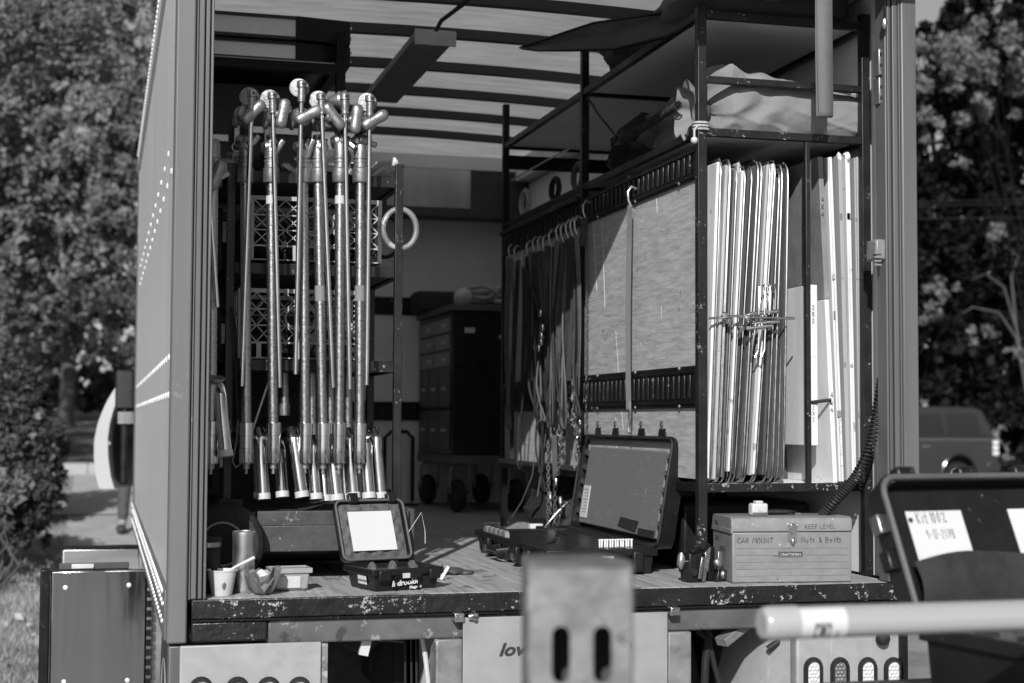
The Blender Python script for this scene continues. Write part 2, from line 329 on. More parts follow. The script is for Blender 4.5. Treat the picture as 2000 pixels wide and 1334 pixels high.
def tree(name, label, base, h, tr, blobs, n, size, mt, group, limbs=7, tight=.5):
    bk = 'bark_shaded' if mt == 'leaf_shaded' or name == 'lit_leaf_tree' else 'bark'
    base = Vector(base); t = thing(name, label, 'tree', base, group)
    mb = MB(); top = base+Vector((0, 0, h)); pts = [base+Vector((0, 0, -.1)), base+Vector((0, 0, .25)), base+Vector((.1, .05, h*.4)), base+Vector((-.05, .1, h*.7)), top]
    mb.tube(pts, [tr*1.6, tr*1.1, tr*.85, tr*.6, tr*.25], 10); mb.build('trunk', bk, t)
    lb = MB()
    for i in range(limbs):
        c, r = blobs[i % len(blobs)]; s = base.lerp(top, random.uniform(.3, .8)); e = Vector(c)+Vector((random.uniform(-.7, .7)*r[0], random.uniform(-.7, .7)*r[1], random.uniform(-.3, .7)*r[2]))
        q = s.lerp(e, .5)+Vector((random.uniform(-.2, .2), random.uniform(-.2, .2), .25)); lb.tube([s, q, e], [tr*.45, tr*.25, tr*.08], 6)
        for _ in range(3):
            e2 = e+Vector((random.uniform(-1, 1), random.uniform(-1, 1), random.uniform(-.5, .8))); lb.tube([q, q.lerp(e2, .6)+Vector((0, 0, .1)), e2], [tr*.18, tr*.1, tr*.04], 5)
    lb.build('limb', bk, t)
    V, F = leaf_quads(crown_points(blobs, n, tight), size); np_mesh('crown', V, F, mt, t, 'stuff')
    return t
G1 = 'trees around the street'
tb = at(128, 832, Y=25.5)
def B_(px, py, Y, rx, rz, ry=None): p = at(px, py, Y=Y); return ((p.x, p.y, p.z), (rx, ry or rx, rz))
tree('leafy_tree', 'sunlit broadleaf tree with a pale trunk across the street', (tb.x, tb.y, gz(tb.x, tb.y)), 6.5, .14,
     [B_(80, 600, 24.8, .95, .6), B_(190, 640, 24.6, .95, .75), B_(270, 560, 24.9, .8, .9), B_(10, 480, 25, .9, 1.0), B_(130, 470, 24.6, 1.0, .9), B_(240, 400, 25, .9, 1.0), B_(60, 320, 25, 1.1, 1.0), B_(180, 260, 25.2, 1.1, .9), B_(270, 200, 25.4, .9, 1.0), B_(-60, 560, 25, 1.2, 1.6), B_(-80, 250, 25, 1.4, 1.8), ((-5.4, 25, 6), (1.8, 1.6, 2.2))], 60000, .095, 'leaf', G1, 22, .34)
tree('leafy_tree', 'tall dense tree behind the pale trunked one', (-3.4, 33, gz(-3.4, 33)), 9.5, .2,
     [B_(40, 560, 33, 1.9, 2.0), B_(240, 620, 33, 1.7, 1.5), B_(120, 330, 33, 2.0, 1.9), B_(290, 330, 33.2, 1.7, 2.2), B_(30, 90, 33, 2.0, 2.0), B_(220, 90, 33, 2.2, 1.7), B_(-120, 350, 33, 2.2, 4)], 46000, .13, 'leaf', G1, 16, .36)
tree('leafy_tree', 'airy fine leaved tree overhanging the roof of the truck', (-4.4, 17.2, gz(-4.4, 17.2)), 7.5, .13,
     [B_(230, 70, 17.0, .8, .6), B_(90, 110, 16.8, .9, .7), B_(10, 60, 17, .9, .8), B_(170, -20, 17.4, 1.1, .5), ((-4.4, 17.2, 6.6), (1.5, 1.5, 1.4)), ((-5.4, 17.4, 5.4), (1.2, 1.2, 1.0)), ((-3.6, 17.3, 5.6), (.9, .9, .6))], 16000, .065, 'leaf_pale', G1, 14, .7)
tree('shade_tree', 'broad tree on the lawn outside the left edge of the picture', (-6.6, 11.2, gz(-6.6, 11.2)), 7, .18,
     [((-6.6, 11.2, 6.2), (1.5, 1.5, 1.3)), ((-5.6, 12.4, 5.2), (1.1, 1.1, .8)), ((-7.6, 10.6, 5.0), (1.2, 1.2, .9))], 3200, .16, 'leaf', G1, 9)
tree('shaded_tree', 'tree with shade painted into its dark leaves, behind the parked car', (20.4, 31.5, 0), 10, .22,
     [B_(1800, 700, 31, 1.3, 1.7), B_(1920, 740, 31, 1.4, 1.8), B_(2030, 650, 31, 1.5, 2.2), B_(1780, 450, 31, 1.4, 1.8), B_(1890, 500, 31, 1.4, 1.7), B_(2010, 380, 31, 1.6, 2.0), B_(1850, 280, 31, 1.4, 1.6), B_(1960, 170, 31, 1.5, 1.6), B_(1960, 850, 30.5, 1.2, .9), B_(2060, 860, 30.5, 1.2, 1.0), B_(1830, 120, 31.5, 1.2, 1.0), B_(1930, 40, 32, 1.4, 1.0), B_(2040, 60, 32, 1.4, 1.2)], 42000, .15, 'leaf_shaded', G1, 12, .55)
tree('shaded_tree', 'tall tree in shade-dark leaf colour rising furthest behind the parked car', (25.0, 38, 0), 12, .25,
     [B_(1790, 600, 38, 2.2, 3.0), B_(1920, 640, 38, 2.3, 3.2), B_(2060, 560, 38, 2.4, 3.4), B_(1850, 300, 38, 2.3, 2.4), B_(2000, 260, 38, 2.4, 2.6), B_(1960, 90, 38, 2.2, 1.6)], 26000, .2, 'leaf_shaded', G1, 9)
tree('lit_leaf_tree', 'pale leaved tree added for the sunlit patches beside the parked car', (21.5, 29.6, 0), 9.2, .07,  # pale leaves painted as sunlit patches over the shaded trees
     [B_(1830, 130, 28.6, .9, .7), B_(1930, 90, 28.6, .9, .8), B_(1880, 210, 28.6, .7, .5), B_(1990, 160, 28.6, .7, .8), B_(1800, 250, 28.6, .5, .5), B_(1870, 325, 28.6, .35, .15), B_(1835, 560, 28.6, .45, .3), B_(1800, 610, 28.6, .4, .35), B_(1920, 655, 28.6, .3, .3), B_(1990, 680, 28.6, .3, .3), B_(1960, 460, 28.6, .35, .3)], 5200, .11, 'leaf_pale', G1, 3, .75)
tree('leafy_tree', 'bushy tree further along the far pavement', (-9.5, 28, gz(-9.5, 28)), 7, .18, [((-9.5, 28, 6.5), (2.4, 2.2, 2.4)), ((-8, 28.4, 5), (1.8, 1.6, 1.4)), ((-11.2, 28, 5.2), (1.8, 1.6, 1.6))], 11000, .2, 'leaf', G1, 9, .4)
tree('shaded_tree', 'shade-coloured tree standing behind the middle of the truck', (11, 36, 0), 10, .22, [((11, 36, 6), (3, 2, 4)), ((14, 36, 5), (2.6, 1.8, 4)), ((8, 36.5, 5.5), (2.8, 1.8, 4))], 12000, .26, 'leaf_shaded', G1, 9, .5)
tree('shaded_tree', 'shade-coloured tree beyond the tail of the parked car', (27.5, 33, 0), 10, .22, [((27, 33, 5), (2.6, 2, 4.4)), ((30, 33.5, 5), (2.6, 2, 4.4)), ((24.8, 33, 3), (2, 1.6, 2.8))], 12000, .24, 'leaf_shaded', G1, 9, .5)
br = thing('bare_branch', 'bare crooked branches standing against the dark tree', 'branch', (21.2, 29.6, 0)); mb = MB()
for k in range(3):
    a = Vector((21.3, 29.6, 0)); W_ = [at(x, y, Y=29.4) for x, y in ([(1985, 640), (1960, 560), (1925, 535), (1898, 545)], [(1985, 640), (1975, 540), (1990, 500), (1960, 480)], [(1985, 660), (1950, 610), (1900, 600), (1880, 612)])[k]]; mb.tube([a, a.lerp(W_[0], .5)+Vector((.2, 0, 0))]+W_, [.05, .04, .035, .028, .02, .01], 6)
mb.build('stem', 'bark', br)
def bush(label, c, blobs, n, size, mt='bush_leaf'):
    t = thing('bush', label, 'bush', (c[0], c[1], gz(c[0], c[1])), 'bushes by the lawn'); z = gz(c[0], c[1]); mb = MB()
    for k in range(9): mb.tube([(c[0], c[1], z-.05), (c[0]+random.uniform(-.3, .3), c[1]+random.uniform(-.3, .3), z+.25), (c[0]+random.uniform(-.3, .3), c[1]+random.uniform(-.3, .3), z+.5)], [.02, .012, .006], 5)
    mb.build('stem', 'bark', t); V, F = leaf_quads(crown_points(blobs, n, .55), size); V[:, 2] = np.maximum(V[:, 2], z+.01); np_mesh('foliage', V, F, mt, t, 'stuff')
bush('dark rounded bush at the left edge of the lawn', (-2.3, 10.2), [B_(35, 985, 10.2, .34, .3), B_(-10, 1000, 10, .4, .3), B_(60, 1000, 10, .26, .2), B_(5, 940, 10.3, .36, .34), B_(-70, 950, 10.3, .4, .5)], 14000, .05)
bush('taller dark bush behind the rounded one', (-2.6, 13.2), [B_(20, 800, 13.2, .5, .5), B_(50, 880, 13, .45, .45), B_(-20, 860, 13, .55, .6), B_(75, 940, 12.9, .3, .3), B_(30, 950, 13, .45, .4), B_(70, 830, 13.3, .25, .35)], 16000, .06)
bush('low pale leaved plant in front of the rounded bush', (-2.3, 8.9), [B_(15, 945, 8.9, .16, .13), B_(-20, 980, 8.9, .2, .2)], 500, .09, 'leaf_pale')
bush('low dark ground shrub at the shaded foot of the lawn', (-2.35, 9.7), [B_(0, 1060, 9.7, .3, .1), B_(60, 1055, 9.9, .2, .07)], 1500, .045)
bush('dark hedge shrub under the trees across the street', (-2.2, 28.5), [B_(100, 770, 28.5, .45, .3), B_(170, 760, 28.5, .6, .45), B_(240, 760, 28.5, .7, .5), B_(0, 790, 28.5, .5, .25)], 9000, .1)
# lawn blades and fallen leaves
n = 34000; P = np.stack([rng.uniform(-5.2, -1.75, n), rng.uniform(3.6, 13.6, n), np.zeros(n)], 1); P[:, 2] = [gz(x, y) for x, y in P[:, :2]]
a = rng.uniform(0, 6.28, n); hh = rng.uniform(.03, .085, n); d = np.stack([np.cos(a), np.sin(a), 0*a], 1); ln = rng.normal(size=(n, 2))*.025
tipp = P.copy(); tipp[:, 2] += hh; tipp[:, :2] += ln
np_mesh('grass', np.stack([P-d*.006, P+d*.006, tipp], 1).reshape(-1, 3), np.arange(3*n).reshape(n, 3), 'grass_blade', None, 'stuff')['label'] = 'mown grass of the lawn beside the truck'
n = 150; P = np.stack([rng.uniform(-3.4, -1.72, n), rng.uniform(4.6, 10.5, n), np.zeros(n)], 1); P[:, 2] = [gz(x, y)+.05 for x, y in P[:, :2]]
V, F = leaf_quads(P, .042); np_mesh('fallen_leaves', V, F, 'litter', None, 'stuff')['label'] = 'pale fallen leaves scattered over the lawn'
# house across the street
hz = gz(-5, 36); hs = thing('house', 'white sided house half hidden behind the trees', 'house', (-5.5, 38, hz))
MB().box(-8.5, -2.2, 36.5, 43, hz-.3, hz+3).build('wall', 'siding', hs)
mb = MB(); mb.prism([(-8.9, 36.1, hz+3), (-8.9, 43.4, hz+3), (-8.9, 39.7, hz+5.6)], (7.1, 0, 0)); mb.build('roof', 'roof_shingle', hs)
for x0, x1, z0, z1 in ((-7.8, -6.4, .9, 2.2), (-4.9, -4.25, .5, 2.4), (-3.1, -2.5, .9, 2.2)):
    w = MB().box(x0-.08, x1+.08, 36.42, 36.5, hz+z0-.08, hz+z1+.08).build('window', 'white_paint', hs); MB().box(x0, x1, 36.40, 36.42, hz+z0, hz+z1).build('pane', 'glass_dark', w)
for i in range(14): MB().box(-8.5, -2.2, 36.47, 36.5, hz+.1+i*.2, hz+.285+i*.2).build('clapboard', 'siding', hs)
# power lines
for k, (pa, pb) in enumerate((((1790, 402), (2000, 398)), ((1790, 428), (2000, 424)), ((1790, 395), (2000, 389)))):
    a = at(*pa, Y=27.5); b = at(*pb, Y=27.5); d = (b-a)
    tag(MB().tube([a-d*4, a, b, b+d*4], .012, 6).build('power_line', 'rubber'), ['lower', 'lowest', 'upper'][k]+' thin black power line crossing in front of the dark trees', 'power line', 'overhead power lines')
# parked car far behind on the right
def parked_car():
    c = at(1855, 880, Y=26); X0 = at(1950, 880, Y=26).x; y0 = 26.0; zg = 0
    t = thing('parked_car', 'dark tall wagon parked beneath the trees beyond the truck', 'car', (c.x, y0, zg))
    Lp = [(0, .38), (.02, .95), (.16, 1.28), (.34, 1.66), (.6, 1.72), (2.5, 1.74), (3.0, 1.66), (3.5, 1.2), (4.5, 1.08), (4.7, .85), (4.72, .38)]
    lower = [(0.0, .42), (.0, .98), (.05, 1.16), (3.55, 1.16), (4.5, 1.06), (4.7, .85), (4.72, .4), (3.95, .35)] 
    def arch(cx, r=.43): return [(cx+r*math.cos(a), .34+r*math.sin(a)) for a in [math.pi*i/10 for i in range(11)]]
    prof = [(0, .42), (0, .98), (.05, 1.14), (3.55, 1.14), (4.5, 1.05), (4.7, .85), (4.72, .4)]+arch(3.85)+arch(.98)
    P = lambda u, z, y: (X0-u, y, zg+z*1.13)
    mb = MB(); mb.prism([P(u, z, y0) for u, z in prof], (0, 1.75, 0)); mb.build('body', 'car_paint', t, .03)
    mb = MB(); tp = [(.08, 1.145), (.3, 1.66), (.55, 1.72), (2.5, 1.74), (2.95, 1.64), (3.5, 1.145)]
    a = [P(u, z, y0+.02+(.16 if z > 1.3 else 0)) for u, z in tp]; b = [P(u, z, y0+1.73-(.16 if z > 1.3 else 0)) for u, z in tp]; k = len(tp)
    mb.add(a+b, [tuple(range(k)), tuple(range(2*k-1, k-1, -1))]+[(i, k+i, k+(i+1) % k, (i+1) % k) for i in range(k)]); mb.build('cabin', 'car_paint', t, .02)
    for u0, u1 in ((.42, 1.25), (1.33, 2.15), (2.22, 2.95)):
        mb = MB(); q = [P(u0, 1.2, y0+.028), P(u1, 1.2, y0+.028), P(min(u1, 2.85), 1.58, y0+.15), P(u0+.06, 1.58, y0+.15)]; mb.prism(q, (0, -.012, 0)); mb.build('window', 'glass_dark', t)
    MB().box(X0-3.4, X0-.1, y0-.012, y0-.0, 1.20, 1.235).build('trim_strip', 'dull_chrome', t)
    MB().box(X0-1.9, X0-1.72, y0-.03, y0-.002, 1.05, 1.09).build('door_handle', 'chrome', t, .008)
    for cu in (.98, 3.85):
        w = MB().lathe([(.1, -.02), (.3, -.02), (.335, .03), (.335, .19), (.3, .22)], P(cu, .335, y0+.03), (0, 1, 0), 24).build('tyre', 'rubber', t)
        MB().lathe([(.03, -.03), (.1, -.02), (.19, -.005), (.215, .01)], P(cu, .335, y0+.005), (0, 1, 0), 20).build('rim', 'dull_chrome', w)
        mb = MB(); pts = [P(cu+.46*math.cos(a), .34+.46*math.sin(a), y0-.004) for a in [math.pi*i/14 for i in range(15)]]; mb.tube(pts, .026, 6); mb.build('wheel_arch', 'car_paint', t)
    for zz in (.86, .98, 1.10): MB().box(X0-.14, X0+.012, y0-.012, y0+.14, zz, zz+.1).build('tail_light', 'lens_clear', t, .01)
    MB().box(X0-.28, X0+.05, y0-.02, y0+1.77, .48, .7).build('bumper', 'car_paint', t, .03)
parked_car()
# person standing up the drive, mostly hidden by the truck
def person():
    p0 = at(262, 1034, Y=12.3); z = gz(p0.x, 12.3)+.02; x = p0.x; y = 12.3
    t = thing('person', 'person in dark top and grey trousers standing on the driveway', 'person', (x, y, z))
    V = [(0, 0, .93), (.0, 0, 1.15), (0, -.01, 1.38), (0, -.01, 1.5), (0, -.02, 1.6), (0, -.02, 1.72), (-.1, 0, .88), (-.11, -.03, .5), (-.12, .02, .1), (-.14, -.13, .05), (.1, 0, .88), (.12, -.02, .5), (.13, .03, .1), (.15, -.12, .05), (-.2, 0, 1.42), (-.25, .02, 1.14), (-.22, -.12, .92), (-.2, -.17, .84), (.2, 0, 1.42), (.25, .02, 1.14), (.22, -.12, .92), (.2, -.17, .84)]
    E_ = [(0, 1), (1, 2), (2, 3), (3, 4), (4, 5), (0, 6), (6, 7), (7, 8), (8, 9), (0, 10), (10, 11), (11, 12), (12, 13), (2, 14), (14, 15), (15, 16), (16, 17), (2, 18), (18, 19), (19, 20), (20, 21)]
    Rr = [.15, .14, .15, .06, .09, .085, .095, .07, .048, .04, .095, .07, .048, .04, .065, .05, .035, .03, .065, .05, .035, .03]
    def skin(name, idx, grow, mt, par):
        mp = {i: k for k, i in enumerate(idx)}; me = bpy.data.meshes.new(name); me.from_pydata([V[i] for i in idx], [(mp[a], mp[b]) for a, b in E_ if a in mp and b in mp], [])
        bm = bmesh.new(); bm.from_mesh(me); ly = bm.verts.layers.skin.verify(); bm.verts.ensure_lookup_table()
        for i in idx: bm.verts[mp[i]][ly].radius = (Rr[i]*grow, Rr[i]*grow)
        bm.verts[0][ly].use_root = True; bm.to_mesh(me); bm.free()
        o = bpy.data.objects.new(name, me); COL.objects.link(o); o.parent = par
        o.modifiers.new('skin', 'SKIN').use_smooth_shade = True; o.modifiers.new('sub', 'SUBSURF').render_levels = 1; me.materials.append(MATS[mt]); return o
    skin('body', list(range(22)), 1, 'skin', t)
    skin('trousers', [0, 6, 7, 8, 10, 11, 12], 1.16, 'denim', t)
    skin('top', [1, 2, 14, 15, 16, 18, 19, 20], 1.18, 'shirt', t)
    MB().blob((x, y-.01, z+1.69), (.1, .115, .1), 14, 8, .05, 3).build('hair', 'hair', t)
    for s in (-1, 1): MB().blob((x+s*.135, y-.06, z+.045), (.055, .14, .055), 12, 8, .03, 2, flat=.045).build('shoe', 'leather', t)
person()
# ---------------------------------------------------------------- the box truck
TR = thing('box_truck', 'grip truck with its riveted cargo box open at the rear', 'truck', (0, 2.5, 0))
XL, XR, LEN, ZT = -1.22, 1.22, 5.08, 3.25
def part(mb, name, mt, bevel=0, parent=TR, **k): return mb.build(name, mt, parent, bevel, **k)
wl = part(MB().box(XL, XL+.028, .05, LEN, 1.07, ZT-.12), 'side_wall', 'wall_outside')
part(MB().box(XL-.014, XL+.02, .05, LEN+.02, ZT-.12, ZT+.01), 'top_rail', 'wall_outside', .006)
part(MB().box(XL-.012, XL+.03, .05, LEN+.02, .925, 1.075), 'bottom_rail', 'post_metal', .004)
part(MB().box(XR-.028, XR, .05, LEN, 1.07, ZT-.12), 'side_wall', 'wall_outside')
part(MB().box(XR-.02, XR+.014, .05, LEN+.02, ZT-.12, ZT+.01), 'top_rail', 'wall_outside', .006)
part(MB().box(XR-.03, XR+.012, .05, LEN+.02, .925, 1.075), 'bottom_rail', 'post_metal', .004)
part(MB().box(XL, XR, LEN, LEN+.04, .95, ZT+.01), 'front_wall', 'wall_outside')
part(MB().box(XL-.01, XL+.025, LEN-.03, LEN+.05, .93, ZT+.02), 'corner_cap', 'post_metal', .01)
# rivets of the left side
rv = MB()
def rivet(y, z, r=.009, x=XL): rv.lathe([(r, 0), (r*.85, -.004), (r*.45, -.0065)], (x, y, z), (1, 0, 0), 8)
for z, y0, y1, dy in ((2.46, .55, 4.7, .32), (2.36, .28, 4.7, .32), (1.772, .25, 4.95, .19), (1.655, .25, 4.95, .19)):
    y = y0
    while y < y1: rivet(y, z, .0125); y += dy
for i in range(62): rivet(.12+i*.08, ZT-.05, .011, XL-.014)
for i in range(90):
    rivet(.1+i*.055, 1.068, .009, XL-.014)
    if i % 2 == 0: rivet(.1+i*.055, 1.03, .008, XL-.012); rivet(.13+i*.055, .975, .008, XL-.012)
rv.build('rivet', 'rivet', wl, kind='stuff')
# translucent roof and its bows
def crown(u): return .035*(1-(2*u-1)**2)
part(MB().grid(lambda u, v: (XL+.03+(XR-XL-.06)*u, .05+(LEN-.05)*v, ZT+crown(u)), 13, 3), 'roof', 'roof_sheet', sharp=180)
BW = [.14, .70, 1.25, 1.80, 2.42, 2.98, 3.52, 4.08]
for y in BW:
    mb = MB()
    for i in range(12):
        u0, u1 = i/12, (i+1)/12; xa, xb = XL+.03+2.38*u0, XL+.03+2.38*u1; za, zb = ZT+crown(u0)-.004, ZT+crown(u1)-.004
        mb.hexa([(xa, y-.022, za-.042), (xb, y-.022, zb-.042), (xb, y+.022, zb-.042), (xa, y+.022, za-.042), (xa, y-.022, za), (xb, y-.022, zb), (xb, y+.022, zb), (xa, y+.022, za)])
    part(mb, 'roof_bow', 'bow_steel')
for s in (-1, 1): part(MB().box(s*1.19 if s < 0 else 1.09, -1.09 if s < 0 else 1.19, .06, LEN-.01, ZT-.15, ZT-.02), 'inner_rail', 'wall_inside')
# rear frame
def rear_post(s):
    x0 = XL if s < 0 else XR; X = lambda d: x0-s*d
    def b(d0, d1, y0, y1, z0, z1): xa, xb = sorted((X(d0), X(d1))); return MB().box(xa, xb, y0, y1, z0, z1)
    p = part(b(-.006, .052, -.02, .07, .925, 3.12), 'rear_post', 'post_metal', .006)
    part(b(.052, .055, .0, .05, B+.002, 3.1), 'seam', 'black_steel', parent=p)
    part(b(.055, .059, -.016, .06, B+.002, 3.1), 'track_lip', 'post_metal', .001, parent=p)
    part(b(.059, .078, -.008, .06, B+.002, 3.1), 'door_track', 'post_track', .003, parent=p)
    part(b(.078, .082, .012, .06, B+.002, 3.1), 'track_groove', 'black_steel', parent=p)
    part(b(.082, .094, -.002, .06, B+.002, 3.1), 'door_track', 'post_track', .002, parent=p); part(b(.094, .098, .008, .06, B+.002, 3.1), 'track_groove', 'black_steel', parent=p); part(b(.098, .106, -.006, .06, B+.002, 3.1), 'track_lip', 'post_metal', .003, parent=p)
    part(b(.0, .028, .07, .075, B, 3.1), 'edge_trim', 'black_steel', parent=p)
    return p
rear_post(-1); RP = rear_post(1)
part(MB().box(XL, XR, -.10, .07, 3.045, 3.3), 'header', 'post_metal', .01)
# bed: planks, sill, bumper
N = 13; w = (2.3)/N
pl = None
for i in range(N):
    x0 = -1.15+i*w; part(MB().box(x0+.0015, x0+w-.0015, .012, LEN-.005, B-.035, B+random.uniform(-.0012, .0012)), 'floor_plank', 'floor_wood', .002)
part(MB().box(-1.155, 1.155, -.004, .0115, .992, B-.001), 'sill', 'sill_paint', .003)
part(MB().box(-1.155, 1.155, -.012, .30, .985, .991), 'sill_lip', 'black_steel')
part(MB().box(-.93, 1.155, .004, .09, .912, .984), 'bumper_beam', 'bumper', .006)
part(MB().box(-1.155, -.933, -.006, .09, .925, .984), 'bumper_end', 'sill_paint', .006)
part(MB().box(-1.19, 1.19, .31, LEN, .9, 1.0), 'cross_member', 'black_steel')
for x in (-.45, .45): part(MB().box(x-.04, x+.04, .3, 7.6, .66, .9), 'chassis_rail', 'black_steel')
# lamp panels under the bed
def lamp(cx, ztop, y, clear, par, h=.19):
    r0, r1 = .035, .021
    def stad(r, zt): c = zt-r0; zb = zt-h+r0; return [(cx+r*math.cos(a), c+r*math.sin(a)) for a in [math.pi*i/10 for i in range(11)]]+[(cx+r*math.cos(a), zb+r*math.sin(a)) for a in [math.pi+math.pi*i/10 for i in range(11)]]
    mb = MB(); a = [(x, y, z) for x, z in stad(r0, ztop)]; b = [(x, y-.014, z) for x, z in stad(r0-.006, ztop)]; c = [(x, y-.014, z) for x, z in stad(r1+.003, ztop)]; d = [(x, y-.004, z) for x, z in stad(r1, ztop)]
    k = len(a); mb.add(a+b+c+d, [(j*k+i, j*k+(i+1) % k, (j+1)*k+(i+1) % k, (j+1)*k+i) for j in range(3) for i in range(k)]); g_ = mb.build('tail_light', 'rubber', par)
    MB().prism([(x, y-.003, z) for x, z in stad(r1, ztop)][::-1], (0, .003, 0)).build('lens', 'lens_clear' if clear else 'lens_red', g_)
    mb = MB()
    for j in range(12):
        for i in range(3 if j % 2 else 2):
            xx = cx+(i-(1 if j % 2 else .5))*.013; zz = ztop-r0-j*.0115+.008
            if zz > ztop-h+r0-.01: mb.blob((xx, y-.004, zz), (.0072, .004, .0066), 8, 5, 0)
    mb.build('lens_bubble', 'lens_clear' if clear else 'lens_red', g_, kind='stuff')
Yp = -.018
a = at(352, 1243, Y=Yp); b = at(628, 1238, Y=Yp)
lp = part(MB().box(a.x, b.x, Yp, Yp+.012, .62, .918), 'lamp_panel', 'white_paint', .004)
for px in (393, 464, 525, 585): q = at(px, 1321, Y=Yp); lamp(q.x, q.z, Yp-.001, px != 464, lp)
part(MB().box(at(628, 1250, Y=0).x-.004, at(640, 1250, Y=0).x, -.004, .2, .62, .91), 'panel_return', 'bracket')
Yr = -.03; a = at(1556, 1240, Y=Yr); b = at(1766, 1240, Y=Yr)
rp = part(MB().box(a.x, b.x, Yr, Yr+.42, .56, .905), 'lamp_panel', 'white_paint', .008)
for px, c in ((1588, True), (1640, False), (1694, True), (1744, True)): q = at(px, 1283, Y=Yr); lamp(q.x, q.z, Yr-.001, c, rp)
part(MB().box(at(1758, 1300, Y=-.04).x, at(1772, 1300, Y=-.04).x, -.045, .1, .5, .98), 'corner_bracket', 'black_steel')
MB().lathe([(.022, 0), (.024, .01), (.02, .022), (.006, .03)], at(1722, 1246, Y=Yr-.012), (0, -1, 0), 12).build('lamp_knob', 'rubber', rp)
# centre plate with lettering
Yc = -.035; a = at(905, 1190, Y=Yc); b = at(1304, 1186, Y=Yc)
cp = part(MB().box(a.x, b.x, Yc, Yc+.008, .55, .9785), 'rear_plate', 'white_plate', .002)
lettering('lov', FRONT(at(974, 1281, Y=Yc-.001)), .054, cp, 'ink', .3, width=1.2, bold=.0016); lettering('n', FRONT(at(1213, 1272, Y=Yc-.001)), .054, cp, 'ink', .3, width=1.2, bold=.0016)
for px, py in ((897, 1206), (1318, 1194)):
    q = at(px, py, Y=-.04); h_ = part(MB().box(q.x-.016, q.x+.016, -.046, .003, q.z-.014, q.z+.014), 'plate_latch', 'chrome', .003)
    for d in (-.007, .007): MB().cyl((q.x+d, -.0465, q.z), (q.x+d, -.052, q.z), .004, n=8).build('screw', 'dull_chrome', h_)
q = at(915, 1205, Y=-.045); part(MB().lathe([(.01, 0), (.012, .012), (.017, .014), (.017, .022), (.006, .024), (.006, .03)], q, (1, 0, .2), 10), 'latch_pin', 'chrome')
for x0, x1 in ((852, 904), (1305, 1350)): a = at(x0, 1205, Y=-.01); b = at(x1, 1205, Y=-.01); part(MB().box(a.x, b.x, -.012, .075, .5, .911), 'hanger_bracket', 'bracket', .004)
# underside clutter
a = at(1440, 1334, Y=.12); part(MB().hexa([(a.x, .14, .45), (.76, .0, .45), (.765, .4, .45), (a.x, .42, .45), (.72, .14, .885), (.76, .0, .885), (.765, .4, .885), (.72, .42, .885)]), 'side_plate', 'white_paint')
a = at(1440, 1255, Y=.05); part(MB().bar(at(1408, 1255, Y=.03)+Vector((0, 0, -.0)), at(1462, 1212, Y=.08), .05, .03), 'shackle_bar', 'bracket', .004)
part(MB().tube([at(1500, 1268, Y=.06), at(1515, 1258, Y=.05), at(1545, 1240, Y=.05)], .012, 8), 'rubber_hose', 'rubber')
for k, pts in enumerate(([(1372, 1212), (1385, 1240), (1378, 1290), (1376, 1340)], [(1362, 1230), (1385, 1250), (1395, 1300), (1408, 1345)], [(1352, 1222), (1375, 1215), (1390, 1228)])):
    part(MB().tube([at(x, y, Y=.16) for x, y in pts], [.014, .01, .007][k], 8), 'cable', 'rubber')
part(MB().box(.35, .75, .95, .97, .3, .9), 'mud_flap', 'cabinet_grey'); part(MB().box(-.8, -.3, .95, .97, .3, .9), 'mud_flap', 'rubber')
# left opening: tray, bracket with sticker, hoses, wiring
a = at(640, 1232, Y=.2); b = at(712, 1282, Y=.2); c = at(730, 1228, Y=.2)
part(MB().prism([(a.x, .2, .905), (b.x, .2, b.z), (c.x+.05, .2, .905)], (0, .5, 0)), 'spare_tray', 'black_steel', .004)
a = at(709, 1280, Y=.05); b = at(726, 1238, Y=.05); part(MB().bar(a, b+Vector((0, 0, .05)), .03, .02, (0, 1, 0)), 'stay_bar', 'light_plastic', .002)
part(MB().tube([at(x, y, Y=.1) for x, y in ((812, 1232), (826, 1250), (832, 1290), (838, 1345))], .0085, 10), 'conduit', 'light_plastic')
part(MB().tube([at(x, y, Y=.1) for x, y in ((846, 1232), (845, 1270), (838, 1298), (834, 1290))], .0055, 8), 'conduit', 'strap_grey')
part(MB().prism([at(848, 1240, Y=.14), at(852, 1345, Y=.14), at(820, 1345, Y=.14), at(840, 1270, Y=.14)], (0, .02, 0)), 'gusset', 'white_paint')
mb = MB()
for k in range(9):
    p = [at(740+random.uniform(0, 50), 1232, Y=.15)]+[at(735+random.uniform(0, 60), 1240+random.uniform(0, 14), Y=.1+random.uniform(0, .1)) for _ in range(3)]+[at(800+random.uniform(0, 10), 1232, Y=.15)]
    mb.tube(p, .004, 6)
part(mb, 'wiring', 'strap_grey', kind='stuff')
for px in (791, 803, 813): part(MB().tube([at(px, 1230, Y=.16), at(px, 1240, Y=.16), at(px+1, 1350, Y=.16)], .004, 6), 'cable', 'rubber')
part(MB().box(at(795, 1300, Y=.3).x, at(812, 1300, Y=.3).x, .3, .34, .4, .9), 'upright', 'bow_steel')
